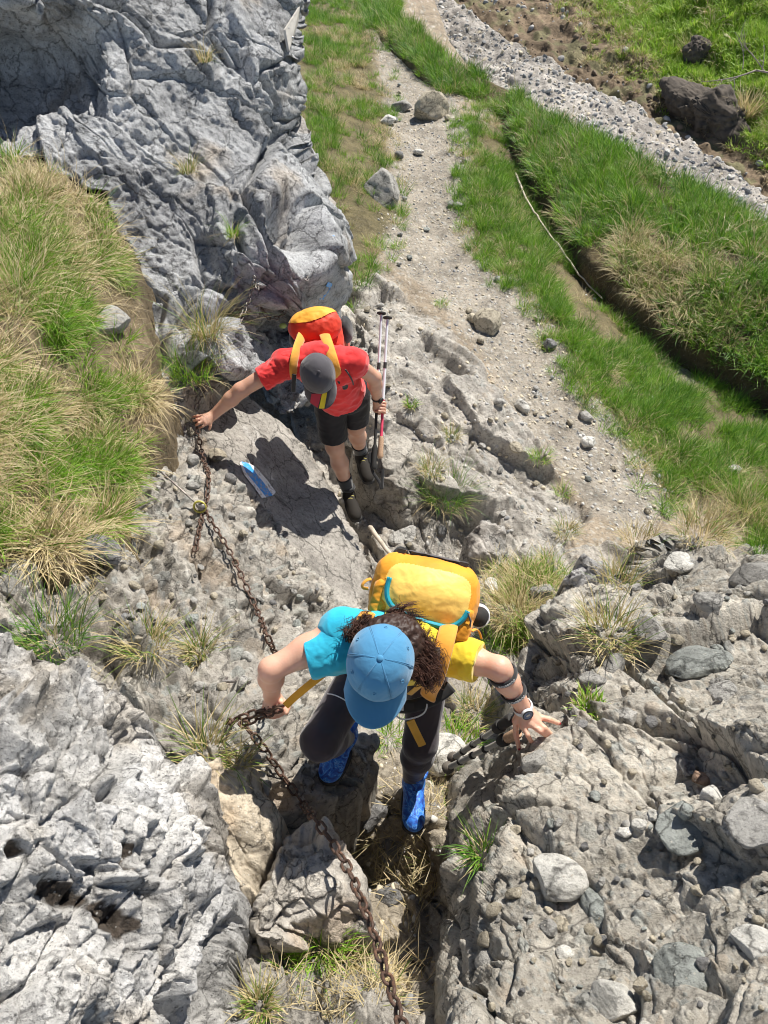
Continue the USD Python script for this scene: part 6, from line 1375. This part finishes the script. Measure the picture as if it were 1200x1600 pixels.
# ---- the lower hiker: red shirt, black shorts
hd2 = U(496, 584, 4.42)
HX2 = frame(unit(EYE - hd2) + 0.08 * CU + .05 * CR, -CU * 1.0 + 0.24 * CR)
neck2 = U(503, 556, 4.54)
sL, eL, wL = U(446, 568, 4.54), U(376, 610, 4.55), U(334, 648, 4.62)
sR, eR, wR = U(553, 566, 4.58), U(584, 590, 4.76), U(589, 622, 4.96)
qL, qR, qC = U(515, 625, 4.98), U(553, 612, 5.0), U(534, 617, 4.98)
kL, aL = U(523, 697, 5.26), U(543, 764, 5.60)
kR, aR = U(556, 666, 5.30), U(563, 706, 5.64)
ch2 = U(506, 574, 4.66); TX2 = frame(unit(neck2 - qC), CU + .3 * CR)
body2 = [c_(hd2 - HX2[2] * .05 - HX2[1] * .02, neck2, .058, .064, .03)] + head_items(hd2, HX2, 1.0) + [
    e_(ch2, TX2, (.180, .115, .17), .05), e_((ch2 + qC) / 2, TX2, (.160, .108, .18), .05), e_(qC, TX2, (.155, .112, .12), .05),
    c_(neck2, sL, .055, .062, .04), c_(neck2, sR, .055, .062, .04), c_(ch2, sL, .09, .065, .05), c_(ch2, sR, .09, .065, .05),
    c_(sL, eL, .056, .044, .03), c_(eL, eL * .65 + wL * .35, .046, .044, .02), c_(eL * .65 + wL * .35, wL, .044, .029, .02),
    c_(sR, eR, .056, .044, .03), c_(eR, eR * .65 + wR * .35, .046, .044, .02), c_(eR * .65 + wR * .35, wR, .044, .029, .02),
    c_(qL, kL, .088, .060, .04), e_(kL + unit(EYE - kL) * .012, np.eye(3), (.056, .056, .060), .03), c_(kL, kL * .62 + aL * .38, .054, .058, .03), c_(kL * .62 + aL * .38, aL, .058, .037, .03),
    c_(qR, kR, .088, .060, .04), e_(kR + unit(EYE - kR) * .012, np.eye(3), (.056, .056, .060), .03), c_(kR, kR * .62 + aR * .38, .054, .058, .03), c_(kR * .62 + aR * .38, aR, .058, .037, .03)]
kn2 = U([316, 316, 318, 322, 328], [650, 654, 658, 662, 661], [4.60, 4.58, 4.575, 4.58, 4.60]); md2 = U([308, 308, 311, 317, 329], [650, 655.5, 661, 666, 666], [4.595, 4.57, 4.565, 4.575, 4.60]); tp2 = U([302, 302.5, 306, 313, 327], [651, 657.5, 664.5, 668, 671], [4.63, 4.615, 4.61, 4.615, 4.63])
body2 += hand_items(wL, kn2, md2, tp2, 0.0092)
f2 = U(593, 637, 5.035)
pa_ = unit(U(604, 482, 5.06) - U(593, 700, 5.03)); pv2 = unit(EYE - f2); pv2 = unit(pv2 - pa_ * (pv2 @ pa_)); ps2 = np.cross(pa_, pv2); ps2 *= np.sign(ps2 @ CR)
body2 += [c_(wR, f2 - pv2 * .012 - ps2 * .012, .027, .033, .02), e_(f2 - pv2 * .022, np.stack([pa_, ps2, pv2]), (.044, .034, .020), .02)]
for j in range(4):
    o = f2 + pa_ * (.030 - .020 * j)
    k0 = o + ps2 * .034 - pv2 * .004; k1 = o + ps2 * .030 + pv2 * .026; k2 = o - ps2 * .004 + pv2 * .034; k3 = o - ps2 * .026 + pv2 * .016
    body2 += [c_(f2 - pv2 * .012 + pa_ * (.02 - .014 * j), k0, .015, .0115, .008), c_(k0, k1, .0108, .0098, .003), c_(k1, k2, .0098, .0092, .003), c_(k2, k3, .0092, .008, .003)]
body2 += [c_(f2 - pv2 * .012 - ps2 * .02 + pa_ * .02, f2 + pa_ * .050 - ps2 * .016 + pv2 * .018, .016, .011, .008), c_(f2 + pa_ * .050 - ps2 * .016 + pv2 * .018, f2 + pa_ * .052 + ps2 * .012 + pv2 * .030, .0108, .009, .003)]
MAN = Thing('person', U(555, 800, 5.5), 'hiker in red shirt, black shorts and dark cap, one hand on the slab', 'person')
MAN.part('body', blend(body2, 0.0055, smooth=1), 'tanned_skin', smooth=True)
for sx in (-1, 1):
    for r0, mm, dy in ((.011, 'eye_white', .080), (.006, 'iris', .087)):
        b = trimesh.creation.icosphere(2, r0); MAN.part('eye' if dy < .085 else 'iris', (b.vertices + hd2 + np.array([sx * .031, dy, -.002]) @ HX2, b.faces), mm, smooth=True)
MAN.part('hair', blend([e_(hd2 - HX2[1] * .02 - HX2[2] * .01, HX2, (.086, .096, .085), .02)], .007), 'grey_nylon', smooth=True)
shirt2 = [e_(ch2, TX2, (.194, .128, .18), .05), e_((ch2 + qC) / 2, TX2, (.176, .124, .20), .05), c_(neck2, sL, .072, .074, .04), c_(neck2, sR, .072, .074, .04), c_(ch2, sL, .098, .074, .05), c_(ch2, sR, .098, .074, .05), c_((ch2 + qC) / 2, qC, .16, .165, .05)]
MAN.part('shirt', wrinkle(blend(shirt2, .006, cut=[(neck2 + TX2[2] * .12, TX2[2]), (qC + TX2[2] * .03, -TX2[2])], smooth=1), .024, 9, 7), 'red_shirt', smooth=True)
sleeve(MAN, sL + (neck2 - sL) * .2, eL, .60, .078, .068, 'red_shirt', [e_(sL, TX2, (.076, .072, .076), .03)], 4, h=.006, amp=.020)
sleeve(MAN, sR + (neck2 - sR) * .2, eR, .44, .078, .068, 'red_shirt', [e_(sR, TX2, (.076, .072, .076), .03)], 5, h=.006, amp=.020)
cutL, cutR = qL + (kL - qL) * .80, qR + (kR - qR) * .80
a1 = blend([e_(qC, TX2, (.165, .122, .13), .05), c_(qL, cutL + (kL - qL) * .2, .108, .090, .03)], .006, cut=[(cutL, kL - qL), (qC + TX2[2] * .07, TX2[2])], smooth=1)
a2 = blend([e_(qC, TX2, (.165, .122, .13), .05), c_(qR, cutR + (kR - qR) * .2, .108, .090, .03)], .006, cut=[(cutR, kR - qR), (qC + TX2[2] * .07, TX2[2])], smooth=1)
so = MAN.part('shorts', wrinkle(a1, .008, 12, 8), 'black_shorts', smooth=True); MAN.part('shorts_leg', wrinkle(a2, .008, 12, 9), 'black_shorts', parent=so, smooth=True)
for a, k in ((aL, kL), (aR, kR)):
    MAN.part('sock', blend([c_(a + (k - a) * .34, a, .058, .044, .02)], .006, cut=[(a + (k - a) * .30, k - a)]), 'black_strap', smooth=True)
g1 = aL + np.array([-.01, .05, -.11]); shoe(MAN, g1, np.array([.30, -1, -.25]), upz + .25 * CR * 0, .305, 'brown_boot', 'black_rubber', 'black_strap', 'olive_lace', aL)
g2 = aR + np.array([-.01, .05, -.11]); shoe(MAN, g2, np.array([.28, -1, -.2]), upz, .305, 'brown_boot', 'black_rubber', 'black_strap', 'olive_lace', aR)
cp2, cq2 = cap(MAN, hd2 + HX2[2] * .012, HX2, 'grey_cap', 'grey_cap', (.101, .117, .132), .092, seams=False, drop=.005)
def on_brim(pts, matn, name):
    u_ = np.array(pts); v = []
    for (x, y) in u_: v.append([x, y, -0.006 - .030 * (x / .101) ** 2 - .024 * np.clip((y - .10) / .092, 0, 1)])
    v = np.array(v); v2 = v + [0, 0, .009]
    m = trimesh.convex.convex_hull(np.vstack([v + [0, 0, .004], v2])); MAN.part(name, (np.array(m.vertices) @ HX2 + hd2 + HX2[2] * .012, m.faces), matn, parent=cp2, smooth=False)
on_brim([(-.030, .116), (.000, .116), (.036, .194), (.006, .202)], 'yellow_cloth', 'brim_stripe'); on_brim([(.004, .116), (.060, .104), (.078, .150), (.042, .190)], 'red_cloth', 'brim_stripe')
wa2 = unit(wR - eR); wc2 = wR - wa2 * .008; wf2 = unit(EYE - wc2); wf2 = unit(wf2 - wa2 * (wf2 @ wa2) + .5 * CR); X = frame(wf2, wa2)
wp = MAN.part('watch', ring(wc2, wa2, .033, .003, 30, flat=4), 'black_strap', smooth=True)
MAN.part('watch_case', disc(wc2 + wf2 * .036, X, .021, .012), 'black_rubber', parent=wp, smooth=40)
# red backpack with orange lid
QZ = unit(U(492, 512, 4.72) - U(512, 540, 5.25)); QX = unit(CR + .06 * CU); QX = unit(QX - QZ * (QX @ QZ)); QM = np.stack([QX, np.cross(QZ, QX), QZ])
c2 = U(506, 538, 5.02)
RP = Thing('backpack', c2 - QZ * .25, 'red hiking backpack with orange lid on the lower hiker', 'backpack')
RP.part('pack_body', wrinkle(blend([('b', (c2, QM, np.array([.150, .11, .25]), .07), 0)], .007), .010, 12, 5), 'red_nylon', smooth=True)
lc = U(489, 511, 4.72)
lidm = wrinkle(blend([e_(lc, QM, (.152, .105, .085), .02), e_(lc + QX * .06 + QM[1] * .02 - QZ * .03, QM, (.10, .09, .075), .05)], .006), .014, 13, 6)
ld = RP.part('lid', lidm, 'red_nylon', smooth=True)
RP.part('lid_top', patch(lidm, lambda v: ((v - lc) @ QM[1] > .010 + 2.0 * ((v - lc) @ QX + .045) ** 2) & ((v - lc) @ unit(EYE - lc) > -.03), .004), 'orange_lid', parent=ld, smooth=True)
RP.part('side_pocket', blend([e_(U(540, 515, 4.94), QM, (.048, .085, .13), .02)], .007), 'black_strap', smooth=True, label='black rounded case on the right side')
RP.part('side_pocket', blend([e_(U(462, 530, 5.0), QM, (.04, .05, .10), .02)], .007), 'black_strap', smooth=True)
put('carabiner', blend([e_(U(442, 509, 5.62), QM, (.028, .02, .02), .01)], .005), 'green_clip', smooth=True, loc=U(442, 509, 5.62), label='green clip hanging on the slack chain beside the red backpack', cat='clip')
RP.part('shoulder_strap', tube(curve([U(468, 530, 4.66), U(463, 548, 4.46), U(459, 566, 4.44), U(460, 585, 4.50)], 24)[0], .032, 10, flat=.3, up=CB), 'orange_web', smooth=True)
RP.part('shoulder_strap', tube(curve([U(508, 528, 4.66), U(515, 546, 4.47), U(521, 566, 4.46), U(527, 590, 4.56)], 24)[0], .032, 10, flat=.3, up=CB), 'orange_web', smooth=True)
RP.part('strap_end', tube(curve([U(460, 585, 4.46), U(459, 598, 4.5), U(458, 612, 4.55)], 12)[0], .013, 8, flat=.3, up=CB), 'black_strap', smooth=True)
RP.part('strap_end', tube(curve([U(527, 588, 4.54), U(535, 600, 4.60), U(542, 604, 4.66)], 12)[0], .018, 8, flat=.4, up=CB), 'black_strap', smooth=True)
RP.part('chest_cord', tube(curve([U(540, 578, 4.47), U(548, 590, 4.55), U(552, 601, 4.66)], 12)[0], .005, 6), 'black_strap', smooth=True)
RP.part('belt_pocket', blend([e_(U(536, 601, 4.66), TX2, (.035, .03, .045), .01)], .006), 'black_strap', smooth=True)
# his two poles, tips up, held in one hand
for i, (top, bot, lab, gm) in enumerate(((U(596.5, 480, 5.06), U(584, 733, 5.03), "white trekking pole with black grip, left of the pair in the lower hiker's hand", 'black_rubber'), (U(606, 488, 5.06), U(594, 716, 5.03), "white trekking pole with cork grip, right of the pair in the lower hiker's hand", 'cork'))):
    T = Thing('trekking_pole', bot, lab, 'trekking pole')
    d = bot - top; g = lambda s: top + d * s
    T.part('tip', tube([g(0), g(.025), g(.03)], [.002, .004, .006], 8), 'grey_metal', smooth=True)
    T.part('basket', tube([g(.030), g(.034), g(.042), g(.048)], [.012, .030, .030, .012], 18), 'black_rubber', smooth=30)
    T.part('lower_shaft', tube([g(.045), g(.36)], .0085, 10), 'white_metal', smooth=40)
    T.part('collar', tube([g(.345), g(.385)], .012, 10), 'black_rubber', smooth=40)
    T.part('shaft', tube([g(.38), g(.60)], .0098, 10), 'white_metal', smooth=40)
    T.part('upper_shaft', tube([g(.60), g(.86)], .0098, 10), 'pink_handle' if i else 'black_rubber', smooth=40)
    T.part('grip', tube([g(.85), g(.87), g(.96), g(.985), g(1.0)], [.012, .018, .018, .022, .014], 14), gm, smooth=40)
    if i == 0: T.part('wrist_strap', tube(curve([g(.97), g(.95) - CR * .03, g(.90) - CR * .03, g(.99) - CR * .01 - CU * .02, g(1.06) + CR * .04 - CU * .02, g(1.10) + CR * .05, g(1.0) + CR * .06], 30)[0], .010, 8, flat=.3, up=CB), 'black_strap', smooth=True)
